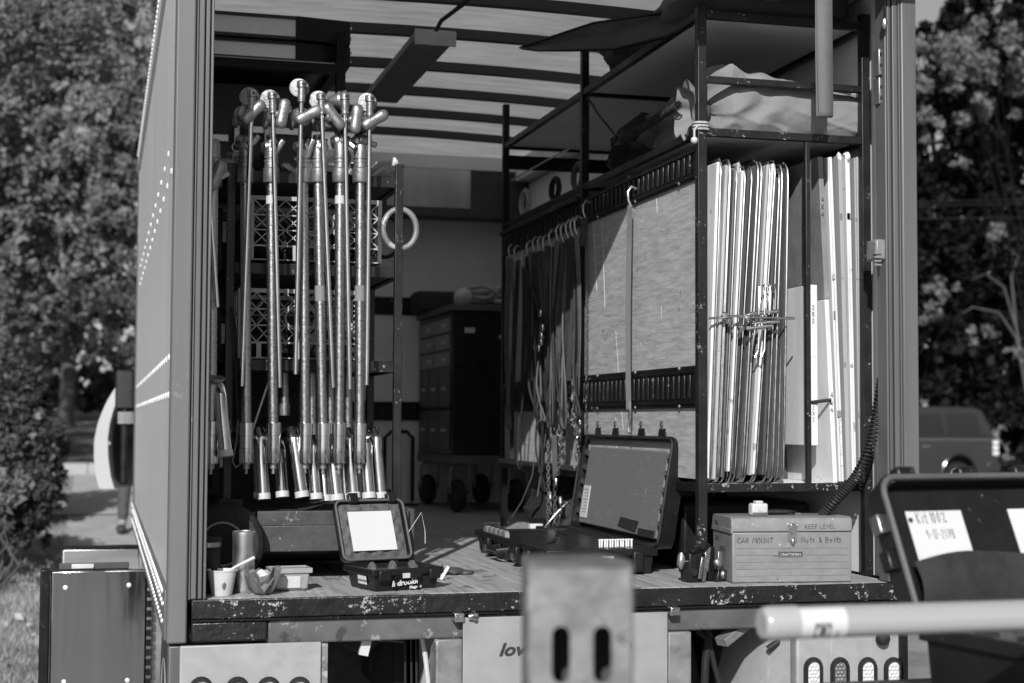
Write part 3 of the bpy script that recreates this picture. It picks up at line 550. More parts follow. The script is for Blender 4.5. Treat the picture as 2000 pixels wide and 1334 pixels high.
# side corner below the left post, and belly box with its door swung open
a = at(338, 1250, Y=.02); part(MB().box(XL+.0, a.x+.05, .0, .06, .5, .918), 'corner_leg', 'post_track', .006)
Yd = 2.0
bx = part(MB().box(-1.205, -.55, Yd, 3.4, .35, .92), 'belly_box', 'brushed', .006)
bd = part(MB().box(-1.61, -1.225, Yd-.045, Yd-.005, .36, .958), 'box_door', 'polished', .008, label='polished metal belly box door swung open')
part(MB().box(-1.652, -1.612, Yd-.055, Yd+.01, .35, .965), 'door_edge', 'black_steel', .006, parent=bd)
for px, py in ((128, 1148), (252, 1143), (125, 1332), (249, 1329)):
    q = at(px, py, Y=Yd-.046); MB().lathe([(.011, 0), (.009, .006), (.004, .009)], q, (0, -1, 0), 10).build('rivet', 'rivet', bd)
part(MB().box(-1.58, -1.3, Yd-.02, Yd+.0, .958, .985), 'door_catch', 'bow_steel', .004, parent=bd)
part(MB().box(-1.53, -1.44, Yd-.03, Yd-.01, .962, .982), 'latch', 'light_plastic', .004, parent=bd)
b2 = part(MB().box(-1.60, -1.225, 3.38, 3.41, .36, .93), 'box_door', 'brushed', .008); part(MB().box(-1.61, -1.22, 3.37, 3.415, .93, .945), 'door_edge', 'black_steel', parent=b2)
for k in range(14): part(MB().box(-1.2245, -1.206, Yd-.05, Yd-.03, .36+k*.04, .36+k*.04+.026), 'hinge_knuckle', 'black_steel')
part(MB().cyl((-1.19, .02, .66), (-1.15, -.03, .665), .012, n=8), 'safety_hook', 'chrome')
# wheels and cab
def wheel(x, y, r=.42, wd=.24):
    t = part(MB().lathe([(r*.5, -wd/2), (r*.92, -wd/2), (r, -wd/2+.04), (r, wd/2-.04), (r*.92, wd/2), (r*.5, wd/2)], (x, y, r+.02), (1, 0, 0), 28), 'wheel', 'rubber')
    MB().lathe([(.03, -wd/2+.02), (.09, -wd/2+.01), (.16, -wd/2+.05), (r*.52, -wd/2-.004), (r*.52, wd/2)], (x, y, r+.02), (1, 0, 0), 20).build('rim', 'white_paint', t)
for x in (-1.05, -.78, .78, 1.05): wheel(x, 1.5)
wheel(-1.0, 6.75); wheel(1.0, 6.75)
cb = part(MB().prism([(-1.05, 5.16, .75), (-1.05, 6.85, .75), (-1.05, 7.9, .75), (-1.05, 7.95, 1.45), (-1.05, 6.9, 1.62), (-1.05, 6.35, 2.4), (-1.05, 5.16, 2.45)], (2.1, 0, 0)), 'cab', 'truck_white', .05)
MB().box(-1.06, -1.048, 5.35, 6.2, 1.68, 2.25).build('side_window', 'glass_dark', cb)
# open cab door with its curved outer skin
hx, hy = -1.07, 6.97; dm = Matrix.Translation((hx, hy, 0)) @ Matrix.Rotation(rad(-15.5), 4, 'Z')      # local: -Y runs back from the hinge, -X is outside
OFF = [(0, .06), (.12, .085), (.3, .10), (.48, .10), (.65, .078), (.8, .04), (.9, .008), (1, -.035)]
def off(v):
    for (a, x), (b, y) in zip(OFF, OFF[1:]):
        if v <= b: return x+(y-x)*(v-a)/(b-a)
    return OFF[-1][1]
mb = MB(dm); n1, n2 = 4, 17
vs = [(-off(j/(n2-1)), -1.13+1.1*i/(n1-1), 1.12+.67*j/(n2-1)) for i in range(n1) for j in range(n2)]+[(-off(j/(n2-1))+.10-.05*(j/(n2-1))**2, -1.13+1.1*i/(n1-1), 1.12+.67*j/(n2-1)) for i in range(n1) for j in range(n2)]
K = n1*n2; fs = []
for i in range(n1-1):
    for j in range(n2-1): q = (i*n2+j, (i+1)*n2+j, (i+1)*n2+j+1, i*n2+j+1); fs += [q, tuple(K+e for e in q[::-1])]
for j in range(n2-1): fs += [(j, j+1, K+j+1, K+j), ((n1-1)*n2+j, K+(n1-1)*n2+j, K+(n1-1)*n2+j+1, (n1-1)*n2+j+1)]
for i in range(n1-1): fs += [(i*n2, K+i*n2, K+(i+1)*n2, (i+1)*n2), (i*n2+n2-1, (i+1)*n2+n2-1, K+(i+1)*n2+n2-1, K+i*n2+n2-1)]
mb.add(vs, fs); cdr = part(mb, 'cab_door', 'truck_white', label='white cab door standing open')
MB(dm).box(.045, .10, -1.05, -.1, 1.14, 1.66).build('door_trim', 'black_plastic', cdr, .02)
MB(dm).cyl((.0, -1.132, 1.42), (.0, -1.137, 1.42), .012, n=10).build('door_latch', 'dull_chrome', cdr)
MB(dm).box(.0, .04, -.5, -.05, 1.75, 2.35).build('window_frame', 'black_plastic', cdr, .01)
q0, q1 = at(226, 722, Y=5.62), at(265, 800, Y=5.62)
mr = part(MB().box(q0.x, q1.x, 5.57, 5.66, q1.z, q0.z), 'mirror', 'black_plastic', .015)
part(MB().box(q0.x+.01, q1.x-.01, 5.564, 5.57, q1.z+.012, q0.z-.012), 'mirror_glass', 'glass_dark', parent=mr)
q0, q1 = at(228, 802, Y=5.62), at(265, 830, Y=5.62); m2 = part(MB().box(q0.x, q1.x, 5.57, 5.65, q1.z, q0.z), 'mirror', 'black_plastic', .012)
part(MB().box(q0.x+.008, q1.x-.008, 5.564, 5.57, q1.z+.008, q0.z-.008), 'mirror_glass', 'chrome', parent=m2)
part(MB().tube([(-1.05, 6.5, 1.95), (-1.24, 5.68, 1.93), (-1.26, 5.66, 1.6), (-1.05, 6.5, 1.5)], .012, 8), 'mirror_arm', 'black_steel')
# inside linings
part(MB().box(-1.188, -1.18, .12, LEN-.02, B+.002, ZT-.16), 'lining', 'wall_inside'); part(MB().box(1.18, 1.188, .12, LEN-.02, B+.002, ZT-.16), 'lining', 'wall_inside')
part(MB().box(-1.178, 1.178, LEN-.025, LEN-.005, B+.002, 2.88), 'bulkhead', 'wall_inside')
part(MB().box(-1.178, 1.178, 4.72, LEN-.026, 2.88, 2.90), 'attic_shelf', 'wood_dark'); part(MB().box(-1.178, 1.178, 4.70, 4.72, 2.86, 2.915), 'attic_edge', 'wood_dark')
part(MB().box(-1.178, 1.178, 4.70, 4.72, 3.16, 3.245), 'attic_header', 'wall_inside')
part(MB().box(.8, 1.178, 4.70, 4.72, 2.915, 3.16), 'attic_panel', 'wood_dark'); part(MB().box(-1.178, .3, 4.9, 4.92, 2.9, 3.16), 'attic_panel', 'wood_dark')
# cargo tracks: plate with raised upright slots
def track(parent, o, dx, L_, h, nrm, mt='black_steel', rib='worn_steel', pitch=.052):
    o = Vector(o); dx = Vector(dx).normalized(); nrm = Vector(nrm).normalized(); M = Matrix((dx, dx.cross(nrm)*-1, nrm)).transposed().to_4x4(); M.translation = o
    up = Vector((0, 0, 1)); M = Matrix((dx, up, nrm)).transposed().to_4x4(); M.translation = o
    t = MB(M).box(0, L_, -h/2, h/2, 0, .006).build('cargo_track', mt, parent)
    for s in (-1, 1): MB(M).box(0, L_, s*h/2*.86-.006, s*h/2*.86+.006, .006, .012).build('lip', mt, t)
    n = int(L_/pitch); first = None
    for i in range(n):
        if first is None: first = MB(M).box(pitch*.3, pitch*.62, -h*.33, h*.33, .006, .013).build('slot_rib', rib, t, .003)
        else: link_copy(first, t, dx*pitch*i)
    return t
track(TR, (-1.17, LEN-.027, 2.315), (1, 0, 0), 2.3, .115, (0, -1, 0)); track(TR, (-1.17, LEN-.027, 1.64), (1, 0, 0), 2.3, .12, (0, -1, 0))
track(TR, (-1.178, .3, 1.70), (0, 1, 0), 4.6, .12, (1, 0, 0)); track(TR, (-1.178, .3, 2.46), (0, 1, 0), 4.6, .12, (1, 0, 0))
# hinge plates, connector on the right frame
q = at(1711, 100, Y=.06); q2 = at(1711, 207, Y=.06)
hp = part(MB().box(q.x-.012, q.x+.006, .02, .06, q2.z, (q.z+q2.z)/2-.003), 'hinge_plate', 'cast_metal', .003); hp2 = part(MB().box(q.x-.012, q.x+.006, .02, .06, (q.z+q2.z)/2+.003, q.z), 'hinge_plate', 'cast_metal', .003)
for k in range(5): zz = q2.z+.02+k*(q.z-q2.z-.04)/4; MB().cyl((q.x-.0, .0195, zz), (q.x-.0, .015, zz), .008, n=10).build('bolt', 'black_steel', hp if k < 3 else hp2)
q = at(1708, 470, Y=.05); q2 = at(1708, 522, Y=.05)
cn = part(MB().box(q.x-.022, q.x+.018, .0, .07, q2.z+.02, q.z), 'connector_box', 'bracket', .008)
for k in range(4): MB().box(q.x-.03, q.x-.005, -.006, .01, q2.z+.008*k*1.6, q2.z+.008*k*1.6+.006).build('connector_fin', 'bracket', cn)
part(MB().tube([at(1728, 0, Y=-.03), at(1729, 38, Y=-.03)], .002, 5), 'cable', 'black_steel'); part(MB().blob(at(1727, 45, Y=-.03), (.012, .01, .022), 8, 6, .2), 'door_hook', 'dull_chrome')
# ceiling lamp on a board
la, lb_ = at(850, 62, Z=3.2), at(760, 172, Z=3.2)
fx = part(MB().box(la.x-.085, la.x+.085, la.y, 2.86, 3.165, 3.2), 'ceiling_board', 'board_tan', .004)
part(MB().box(la.x-.088, la.x+.088, la.y-.012, la.y-.001, 3.14, 3.205), 'board_end', 'light_plastic', .003, parent=fx)
part(MB().tube([at(851, 60, Z=3.19)+Vector((0, -.012, 0)), at(862, 40, Z=3.2), at(905, 8, Z=3.215), at(935, -20, Z=3.215)], .009, 8), 'conduit', 'black_steel', parent=fx)
# ---------------------------------------------------------------- stand cart on the left
CY = .52                                       # front plane of the cart
def pz(px, py, Y=CY): return at(px, py, Y=Y)
cart = thing('stand_cart', 'black steel stand cart with scratched posts and pneumatic wheels', 'cart', (-.73, .85, B))
xl, xr = pz(447, 700).x, pz(776, 700).x; zt = pz(776, 322).z
for x, y, z1 in ((xl, CY, pz(447, 318).z), (xr, CY, zt), (xl, CY+.55, zt-.1), (xr, CY+.55, zt-.1)):
    MB().box(x-.0135, x+.0135, y-.0135, y+.0135, B+.14, z1).build('post', 'worn_steel', cart, .002)
for py in (349, 527, 714):
    z = pz(600, py).z; MB().box(xl+.014, xr-.014, CY-.012, CY+.012, z-.02, z+.018).build('shelf_rail', 'worn_steel', cart, .002)
    MB().box(xl+.014, xr-.014, CY+.54, CY+.56, z-.02, z+.018).build('shelf_rail', 'worn_steel', cart)
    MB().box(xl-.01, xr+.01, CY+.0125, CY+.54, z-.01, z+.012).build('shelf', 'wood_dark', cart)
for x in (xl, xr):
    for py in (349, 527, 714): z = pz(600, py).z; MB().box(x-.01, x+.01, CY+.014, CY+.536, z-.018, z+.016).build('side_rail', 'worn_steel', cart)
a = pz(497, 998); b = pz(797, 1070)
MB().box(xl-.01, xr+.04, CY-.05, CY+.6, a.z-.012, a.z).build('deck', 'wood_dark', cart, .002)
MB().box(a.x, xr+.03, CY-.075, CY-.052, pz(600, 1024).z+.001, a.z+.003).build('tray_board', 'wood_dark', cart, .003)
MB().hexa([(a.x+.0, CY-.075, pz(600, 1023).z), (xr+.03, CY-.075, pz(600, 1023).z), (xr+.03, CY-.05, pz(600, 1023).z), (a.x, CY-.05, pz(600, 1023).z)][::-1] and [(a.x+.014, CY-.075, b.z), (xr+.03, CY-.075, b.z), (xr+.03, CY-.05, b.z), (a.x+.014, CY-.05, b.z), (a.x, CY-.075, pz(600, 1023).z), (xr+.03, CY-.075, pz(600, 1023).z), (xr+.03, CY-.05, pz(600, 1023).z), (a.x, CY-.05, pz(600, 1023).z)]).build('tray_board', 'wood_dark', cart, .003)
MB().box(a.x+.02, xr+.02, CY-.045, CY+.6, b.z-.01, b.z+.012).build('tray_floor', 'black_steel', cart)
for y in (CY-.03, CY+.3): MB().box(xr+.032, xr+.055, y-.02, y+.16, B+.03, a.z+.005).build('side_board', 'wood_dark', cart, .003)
for wx, wy in ((-1.03, .42), (-.42, .9), (-1.03, 1.02)):
    w = MB().lathe([(.07, -.035), (.115, -.034), (.128, -.022), (.131, 0), (.128, .022), (.115, .034), (.07, .035)], (wx, wy, B+.131), (.25, 1, 0) if wy < .6 else (1, 0, 0), 32).build('wheel', 'rubber', cart)
    MB().lathe([(.012, -.03), (.03, -.028), (.042, -.012), (.056, -.008), (.06, -.034), (.072, -.036), (.074, .03)], (wx, wy, B+.131), (.25, 1, 0) if wy < .6 else (1, 0, 0), 24).build('rim', 'white_paint', w)
    MB().box(wx-.02, wx+.02, wy-.02, wy+.02, B+.2, B+.28).build('wheel_fork', 'black_steel', w) if wy > .6 else MB().box(wx-.015, wx+.06, wy+.04, wy+.06, B+.1, B+.27).build('wheel_fork', 'black_steel', w)
cc = pz(781, 447, CY); mb = MB(); mb.tube([cc+Vector((.058*math.cos(t), .0, .068*math.sin(t))) for t in [math.pi*2*i/28 for i in range(28)]], .0105, 10, closed=True); mb.build('ring_handle', 'bracket', cart)
cc = pz(752, 462, CY+.3); mb = MB(); mb.tube([cc+Vector((.058*math.cos(t), 0, .075*math.sin(t))) for t in [math.pi*2*i/28 for i in range(28)]], .0075, 8, closed=True); mb.build('ring_handle', 'black_steel', cart)
hk = pz(462, 880, .44); MB().tube([hk+Vector((.004, 0, .1)), hk+Vector((.0, 0, .03)), hk+Vector((-.012, 0, -.035)), hk+Vector((-.002, 0, -.055)), hk+Vector((.012, 0, -.045)), hk+Vector((.014, 0, -.02))], .0035, 6).build('hook', 'dull_chrome', cart)
MB().tube([pz(452, 600, .46), pz(459, 640, .45), pz(462, 760, .44), hk+Vector((.004, 0, .1))], .005, 6).build('bungee', 'rubber', cart)
MB().bar(pz(527, 738, .75), pz(490, 850, .75), .006).build('brace', 'dull_chrome', cart)
# milk crates
def crate(label, px0, py0, px1, py1, Y):
    a, b = at(px0, py0, Y=Y), at(px1, py1, Y=Y); x0, x1, z1, z0 = a.x, b.x, a.z, b.z; dp = .30
    t = thing('milk_crate', label, 'crate', ((x0+x1)/2, Y+dp/2, z0), 'milk crates on the stand cart'); w = x1-x0; h = z1-z0; bt = z0+h*.24; tp = z1-.012
    mb = MB(); mb.box(x0, x1, Y, Y+dp, z0, z0+.004)
    for y0, y1 in ((Y, Y+.005), (Y+dp-.005, Y+dp)):
        mb.box(x0, x1, y0, y1, z1-.014, z1); mb.box(x0, x1, y0, y1, bt-.006, bt)
        for k in range(7): xx = x0+w*k/6; mb.box(max(x0, xx-.008), min(x1, xx+.008), y0+.0005, y1-.0005, z0+.004, bt-.006)
    for xx in (x0, x1-.005):
        for zz in (z1-.014, bt-.006, (z1+bt)/2, z0+.02): mb.box(xx+.0005, xx+.0045, Y+.005, Y+dp-.005, zz, zz+.012)
        for yy in (Y, Y+dp*.33, Y+dp*.66, Y+dp-.02): mb.box(xx, xx+.005, yy+.0052, yy+.0145, z0, z1-.015)
    for xx in (x0, x1-.012): mb.box(xx, xx+.012, Y-.001, Y+.006, z0, z1)
    mb.build('shell', 'crate_plastic', t)
    nx = 8; ny = 3; cw = (w-.024)/nx; chh = (z1-.014-bt)/ny
    for yy in (Y+.002, Y+dp-.003):
        lat = MB()
        for i in range(nx):
            for j in range(ny):
                if 3 <= i <= 4 and j == 1: continue
                xa = x0+.012+i*cw; za = bt+j*chh; c = (xa+cw/2, yy, za+chh/2)
                for q in ((xa, yy, za), (xa+cw, yy, za), (xa, yy, za+chh), (xa+cw, yy, za+chh)): lat.bar(q, c, .0034, .008, (0, 1, 0))
        for j in range(1, ny): lat.bar((x0, yy, bt+j*chh), (x1, yy, bt+j*chh), .004, .004, (0, 1, 0))
        cx, cz = (x0+x1)/2, bt+chh*1.5
        lat.tube([(cx+cw*1.05*math.cos(q), yy, cz+chh*.8*math.sin(q)) for q in [6.283*i/18 for i in range(18)]], .0045, 6, closed=True)
        lat.build('lattice', 'crate_plastic', t)
    rim = MB()
    for k in range(5): rim.blob((x0+w*(.15+.18*k), Y+.16, z0+.07), (.05, .07, .06), 10, 7, .25, 3, k)
    rim.build('contents', 'rubber', t)
crate('white milk crate on the middle shelf of the stand cart', 490, 381, 745, 515, CY+.02)
crate('white milk crate on the lowest shelf of the stand cart', 466, 562, 706, 703, CY+.02)
# ---------------------------------------------------------------- hanging grip stands
def grip_head(mb_disc, mb_knob, mb_boss, c, k, ang, disc=.032, Y=None, side=False):
    c = Vector(c); k = Vector(k)
    if side:
        mb_disc.lathe([(.012, -.05), (.02, -.04), (.026, -.012), (.031, -.01), (.031, 0), (.027, .002), (.027, .006), (.031, .008), (.031, .02), (.018, .022)], c, (.93, -.3, .12), 22)
        mb_disc.blob(c+Vector((-.045, .01, -.012)), (.026, .012, .014), 10, 7, .05)
    else: mb_disc.lathe([(.0, -.0125), (.012, -.0125), (.0125, -.010), (disc*.93, -.0095), (disc, -.006), (disc, .002), (disc*.9, .003), (disc*.9, .007), (disc, .008), (disc, .02), (disc*.7, .022), (disc*.65, .034), (.0, .036)], c, (.28, 1, .05), 28, cap=False)
    d = Vector((math.cos(ang), 0, math.sin(ang))); n = Vector((-math.sin(ang), 0, math.cos(ang)))
    prof = [(-.046, .012), (-.041, .0165), (-.024, .0165), (0, .0148), (.024, .0165), (.041, .0165), (.046, .012)]; kf = k+Vector((.020, -.040, .004))
    T = Matrix.Translation(kf+Vector((0, .010, 0))) @ Matrix.Diagonal((1, .66, 1, 1)); old = mb_knob.M; mb_knob.M = T
    mb_knob.tube([d*u for u in (-.050, -.048, -.041, -.028, -.013, 0, .013, .028, .041, .048, .050)], [.004, .011, .0172, .0195, .0182, .0176, .0182, .0195, .0172, .011, .004], 18); mb_knob.M = old
    mb_boss.lathe([(.010, -.034), (.014, -.03), (.016, -.008), (.029, -.007), (.0325, .0), (.0325, .010), (.028, .011), (.028, .016), (.033, .017), (.033, .03), (.018, .032)], k+Vector((0, -.004, 0)), (-.3, 1, 0), 26)
    return kf
SY = .43
def stand(label, ct, cb, ab, disc, knob, ang, legs, side=False, sleeve=True, dim='dull_chrome', Y=SY):
    P = lambda px, py, dy=0: at(px, py, Y=Y+dy)
    t = thing('grip_stand', label, 'light stand', P(cb[0], cb[1]), 'chrome grip stands hanging on the cart')
    top, bot = P(*ct), P(*cb); f = lambda py: top.lerp(bot, (py-ct[1])/(cb[1]-ct[1]))
    col = MB().cyl(f(330), f(828), .0172, n=18).build('column', dim, t)
    MB().lathe([(.0125, 0), (.0125, .022), (.017, .023), (.017, .03), (.0125, .031), (.0125, .04), (.017, .041), (.017, .05), (.011, .052)], f(ct[1]+32), (0, 0, 1), 14).build('collar', 'black_plastic', t)
    MB().lathe([(.0265, 0), (.0275, .003), (.0275, .046), (.0225, .050), (.0225, .066), (.0245, .067), (.0245, .074), (.0215, .075), (.0215, .079), (.0245, .080), (.0245, .087), (.0225, .088), (.0225, .125), (.017, .14), (.0125, .142)], f(358), (0, 0, 1), 18).build('sleeve', 'cast_metal', t)
    s0 = f(905); MB().lathe([(.022, 0), (.0245, .004), (.0245, .048), (.0225, .049), (.0225, .09), (.0240, .091), (.0240, .132), (.0172, .134)], s0, (0, 0, 1), 18).build('base_sleeve', 'chrome', t)
    MB().lathe([(.0055, -.034), (.0055, -.018), (.011, -.017), (.011, -.006), (.013, -.005), (.013, 0)], s0, (0, 0, 1), 12).build('bolt', 'cast_metal', t)
    dy = -.045; A, D, K = P(*ab, dy), P(disc[0]+5, disc[1]-2, dy-.012), P(knob[0]-14, knob[1]+2, dy+.005)
    MB().tube([D+Vector((0, 0, .006)), D.lerp(A, .08), A], .0078, 12).build('gobo_arm', 'chrome', t)
    MB().lathe([(.0095, -.05), (.0125, -.05), (.0125, -.004), (.0165, -.002), (.0165, .016), (.012, .020), (.0, .021)], D+Vector((0, -.004, 0)), (D-A).normalized(), 14).build('arm_socket', 'cast_metal', t)
    MB().cyl(D+Vector((.004, -.0215, .007)), D+Vector((.004, -.016, .007)), .0052, n=10).build('socket_hole', 'rubber', t)
    md, mk, mo = MB(), MB(), MB(); dc = at(disc[0], disc[1], Y=Y+dy+.025); kc = at(knob[0]-15, knob[1]+2, Y=Y+dy+.012)
    kf = grip_head(md, mk, mo, dc, kc, ang, side=side); md.build('head_disc', 'cast_metal', t, sharp=30); mo.build('grip_body', 'cast_metal', t, sharp=30); kn = mk.build('tee_knob', 'cast_metal', t, sharp=70)
    MB().cyl(kf+Vector((0, -.0012, 0)), kf+Vector((0, .004, 0)), .0055, n=12).build('knob_hole', 'rubber', kn)
    MB().blob(kc+Vector((-.03, .03, -.02)), (.012, .026, .02), 10, 7, .1).build('rear_knob', 'cast_metal', t)
    hd = f(ct[1]+26); MB().lathe([(.0, -.03), (.02, -.028), (.026, -.01), (.031, -.008), (.031, .004), (.027, .006), (.031, .008), (.031, .02), (.02, .022), (.012, .036), (.0, .038)], hd+Vector((0, .01, 0)), (.8, -.35, .25*math.cos(ct[0])), 22, cap=False).build('column_head', 'dull_chrome', t, sharp=30)
    an = ct[0]*1.7; dv = Vector((math.cos(an)*.6, -.2, math.sin(an))).normalized(); MB().bar(hd+Vector((.022, -.02, -.006))-dv*.034, hd+Vector((.022, -.02, -.006))+dv*.034, .02, .014, (0, 1, 0)).build('head_knob', 'dull_chrome', t, .006, seg=3)
    if int(ct[0]) in (665, 529): MB().cyl(f(384), f(400), .0178, n=18).build('tape_band', 'light_plastic', t)
    if int(ct[0]) in (620, 704): MB().cyl(f(560), f(590), .0176, n=18).build('tape_band', 'canvas', t)
    for lt, lb, ly in legs:
        a, b = P(lt[0], lt[1], ly), P(lb[0], lb[1], ly-.03); st = s0+Vector((0, .0, .09)); r = .0205
        lg = MB().tube([st, Vector((a.x, a.y+.06, a.z-.012)), Vector((a.x, a.y+.02, a.z+.004)), a+Vector((.004, -.006, -.02)), a.lerp(b, .4), b], [r*.8, r*.9, r, r, r, r], 12).build('leg', 'chrome', t)
        d = (b-a).normalized(); MB().cyl(b-d*.014, b+d*.006, r*1.14, n=12).build('foot_cap', 'light_plastic', lg)
    return t
def cs(n): return 'chrome grip stand with folded legs, %s from the right post of its cart' % n
stand(cs('first'), (704, 250), (702, 905), (716, 752), (717, 200), (733, 237), rad(33), [((712, 858), (721, 970), .05), ((733, 846), (744, 970), .08)])
stand(cs('second'), (665, 250), (662, 905), (683, 760), (668, 196), (697, 235), rad(84), [((681, 848), (691, 970), .06), ((668, 872), (674, 974), .10)], side=True)
stand(cs('third'), (620, 262), (631, 905), (650, 757), (622, 196), (653, 230), rad(-52), [((646, 862), (658, 974), .04), ((628, 880), (636, 976), .09)])
stand(cs('fourth'), (592, 262), (596, 905), (577, 731), (584, 172), (605, 227), rad(30), [((609, 862), (617, 972), .05), ((572, 846), (590, 968), .02)])
stand(cs('fifth'), (529, 262), (534, 905), (546, 757), (527, 194), (554, 225), rad(80), [((507, 845), (515, 972), .07), ((545, 870), (552, 968), .14)])
stand(cs('sixth'), (479, 250), (481, 905), (472, 754), (487, 190), (496, 222), rad(45), [((503, 850), (509, 969), .10)], dim='dull_chrome')
stand('chrome grip stand half hidden behind the left rear post of the truck', (416, 318), (412, 872), (424, 600), (400, 315), (424, 345), rad(70), [((428, 760), (441, 888), 0)], Y=.30)
MB2 = at(421, 738, Y=.27); tag(MB().lathe([(.006, -.02), (.012, -.018), (.03, -.004), (.031, .003), (.004, .006)], MB2, (.1, -.3, 1), 18).build('round_plate', 'cast_metal'), 'round steel plate lying on the stand behind the left post', 'plate')
# odd hardware on top of the cart
ztop = pz(600, 349).z+.02
def clamp(label, px, py, s, ang, mt):
    q = at(px, py, Y=CY+.2+.1*random.random()); t = thing('grip_clamp', label, 'clamp', (q.x, q.y, ztop), 'loose clamps on top of the stand cart'); M = Matrix.Translation((q.x, q.y, ztop+.03*s)) @ Matrix.Rotation(ang, 4, 'Z') @ Matrix.Rotation(ang*.7, 4, 'Y') @ Matrix.Scale(s, 4)
    MB(M).lathe([(.012, -.03), (.03, -.022), (.034, 0), (.03, .022), (.012, .03)], (0, 0, .012), (1, .3, .2), 16).build('body', mt, t)
    MB(M).prism([(-.05, -.03, .0), (.05, -.036, .012), (.05, -.036, .03), (-.05, -.03, .03)], (0, .02, 0)).build('tee_knob', mt, t, .003)
    MB(M).cyl((.02, 0, -.01), (.09, .03, .09), .008, n=10).build('arm', 'dull_chrome', t)
LBL = ['beside the plastic bottle', 'behind the first stand head', 'behind the second stand column', 'behind the third stand column', 'behind the fourth stand column', 'behind the fifth stand column', 'behind the sixth stand column', 'at the left end beside the wall', 'stacked upon the others in the middle']
for i, (px, py, s, an, mt) in enumerate(((742, 315, 1.15, .5, 'cast_metal'), (715, 312, 1.1, 2, 'dull_chrome'), (680, 300, 1.2, 1.2, 'dull_chrome'), (646, 315, 1.1, 2.6, 'dull_chrome'), (612, 300, 1.3, .2, 'cast_metal'), (565, 310, 1.2, 1.7, 'dull_chrome'), (515, 318, 1.3, .9, 'rubber'), (450, 305, 1.3, 2.2, 'dull_chrome'), (660, 270, 1.6, 1.1, 'dull_chrome'))):
    clamp('loose metal grip clamp on the stand cart ' + LBL[i], px, py, s, an, mt)
q = at(752, 318, Y=CY+.12); bt = thing('plastic_bottle', 'small plastic bottle with white cap lying on the stand cart', 'bottle', (q.x, q.y, ztop)); ax = Vector((.75, -.1, .5)).normalized(); o = Vector((q.x-.02, q.y, ztop+.035))
MB().lathe([(.006, -.055), (.028, -.05), (.03, -.03), (.03, .02), (.024, .035), (.012, .048), (.011, .056)], o, ax, 18).build('body', 'tub_lid', bt); MB().lathe([(.0145, .05), (.0155, .052), (.0155, .072), (.013, .074)], o, ax, 16).build('cap', 'paper', bt)
# ---------------------------------------------------------------- high shelf on the left with boxed fixtures
hs_ = thing('high_shelf', 'black steel shelf fixed high along the left wall', 'shelf', (-.85, 1.6, 2.6)); HY = 1.3
za, zb = at(500, 112, Y=HY).z, at(655, 138, Y=HY).z; xe = at(655, 138, Y=HY).x
for y in (HY, 2.3): MB().box(-1.179, xe+.02, y-.02, y+.02, 2.935, 2.972).build('rail', 'black_steel', hs_, .002)
MB().box(xe-.018, xe+.018, HY+.021, 2.28, 2.935, 2.972).build('rail', 'black_steel', hs_)
for y in (HY, 2.3): MB().box(xe-.018+.02, xe+.018+.02, y-.018, y+.018, B+.001, 3.1 if y < 2 else 2.98).build('post', 'black_steel', hs_)
MB().box(-1.18, xe, HY+.021, 2.279, 2.9725, 2.985).build('shelf_panel', 'brushed', hs_)
for z in (2.62, 2.35): MB().box(-1.179, xe, 2.28, 2.30, z-.02, z).build('rail', 'black_steel', hs_)
def fixture(label, z0, z1, y0, dx):
    t = thing('boxed_fixture', label, 'light fixture', (-.85, y0+.2, z0), 'boxed fixtures on the high shelf'); xa, xb, xc = -1.165, at(580, 40, Y=y0).x+dx, at(687, 30, Y=y0).x+dx
    MB().box(xa+.05, xb, y0+.004, y0+.40, z0+.004, z1-.006).build('housing', 'aluminium', t, .003)
    for zz in (z0, z1-.012): MB().box(xa+.03, xb+.01, y0-.004, y0+.404, zz, zz+.012).build('edge', 'bow_steel', t)
    MB().prism([(xb-.004, y0-.008, z0-.002), (xc, y0+.02, z0-.002), (xc, y0+.40, z0-.002), (xb-.004, y0+.41, z0-.002)], (0, 0, z1-z0+.004)).build('end_cap', 'black_plastic', t, .006)
    MB().prism([(xa, y0-.008, z0-.002), (xa+.065, y0-.008, z0-.002), (xa+.065, y0+.41, z0-.002), (xa, y0+.41, z0-.002)], (0, 0, z1-z0+.004)).build('end_cap', 'black_plastic', t, .006)
    for k in (.28, .72): MB().cyl((xc-.002, y0+.03, z0+(z1-z0)*k), (xc+.005, y0+.03, z0+(z1-z0)*k), .006, n=8).build('rivet', 'chrome', t)
fixture('aluminium light fixture with black end caps resting on the high shelf', 2.988, 3.068, 1.36, 0)
fixture('aluminium light fixture with black end caps stacked upon its twin', 3.072, 3.165, 1.34, 0)
# things in the shade under the high shelf
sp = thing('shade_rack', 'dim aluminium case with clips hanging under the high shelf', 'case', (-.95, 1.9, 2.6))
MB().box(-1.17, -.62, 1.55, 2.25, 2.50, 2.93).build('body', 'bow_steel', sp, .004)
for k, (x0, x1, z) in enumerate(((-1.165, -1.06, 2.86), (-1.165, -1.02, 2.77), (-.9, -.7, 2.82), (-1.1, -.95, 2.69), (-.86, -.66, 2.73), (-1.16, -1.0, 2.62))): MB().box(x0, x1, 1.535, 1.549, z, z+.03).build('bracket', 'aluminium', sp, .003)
for x in (-1.03, -.92, -.8): c_ = MB().box(x-.012, x+.012, 1.515, 1.534, 2.68, 2.76).build('clip', 'dull_chrome', sp, .003); MB().tube([(x+.018*math.cos(t), 1.51, 2.665+.018*math.sin(t)) for t in [6.283*i/14 for i in range(14)]], .003, 5, closed=True).build('ring', 'dull_chrome', c_)

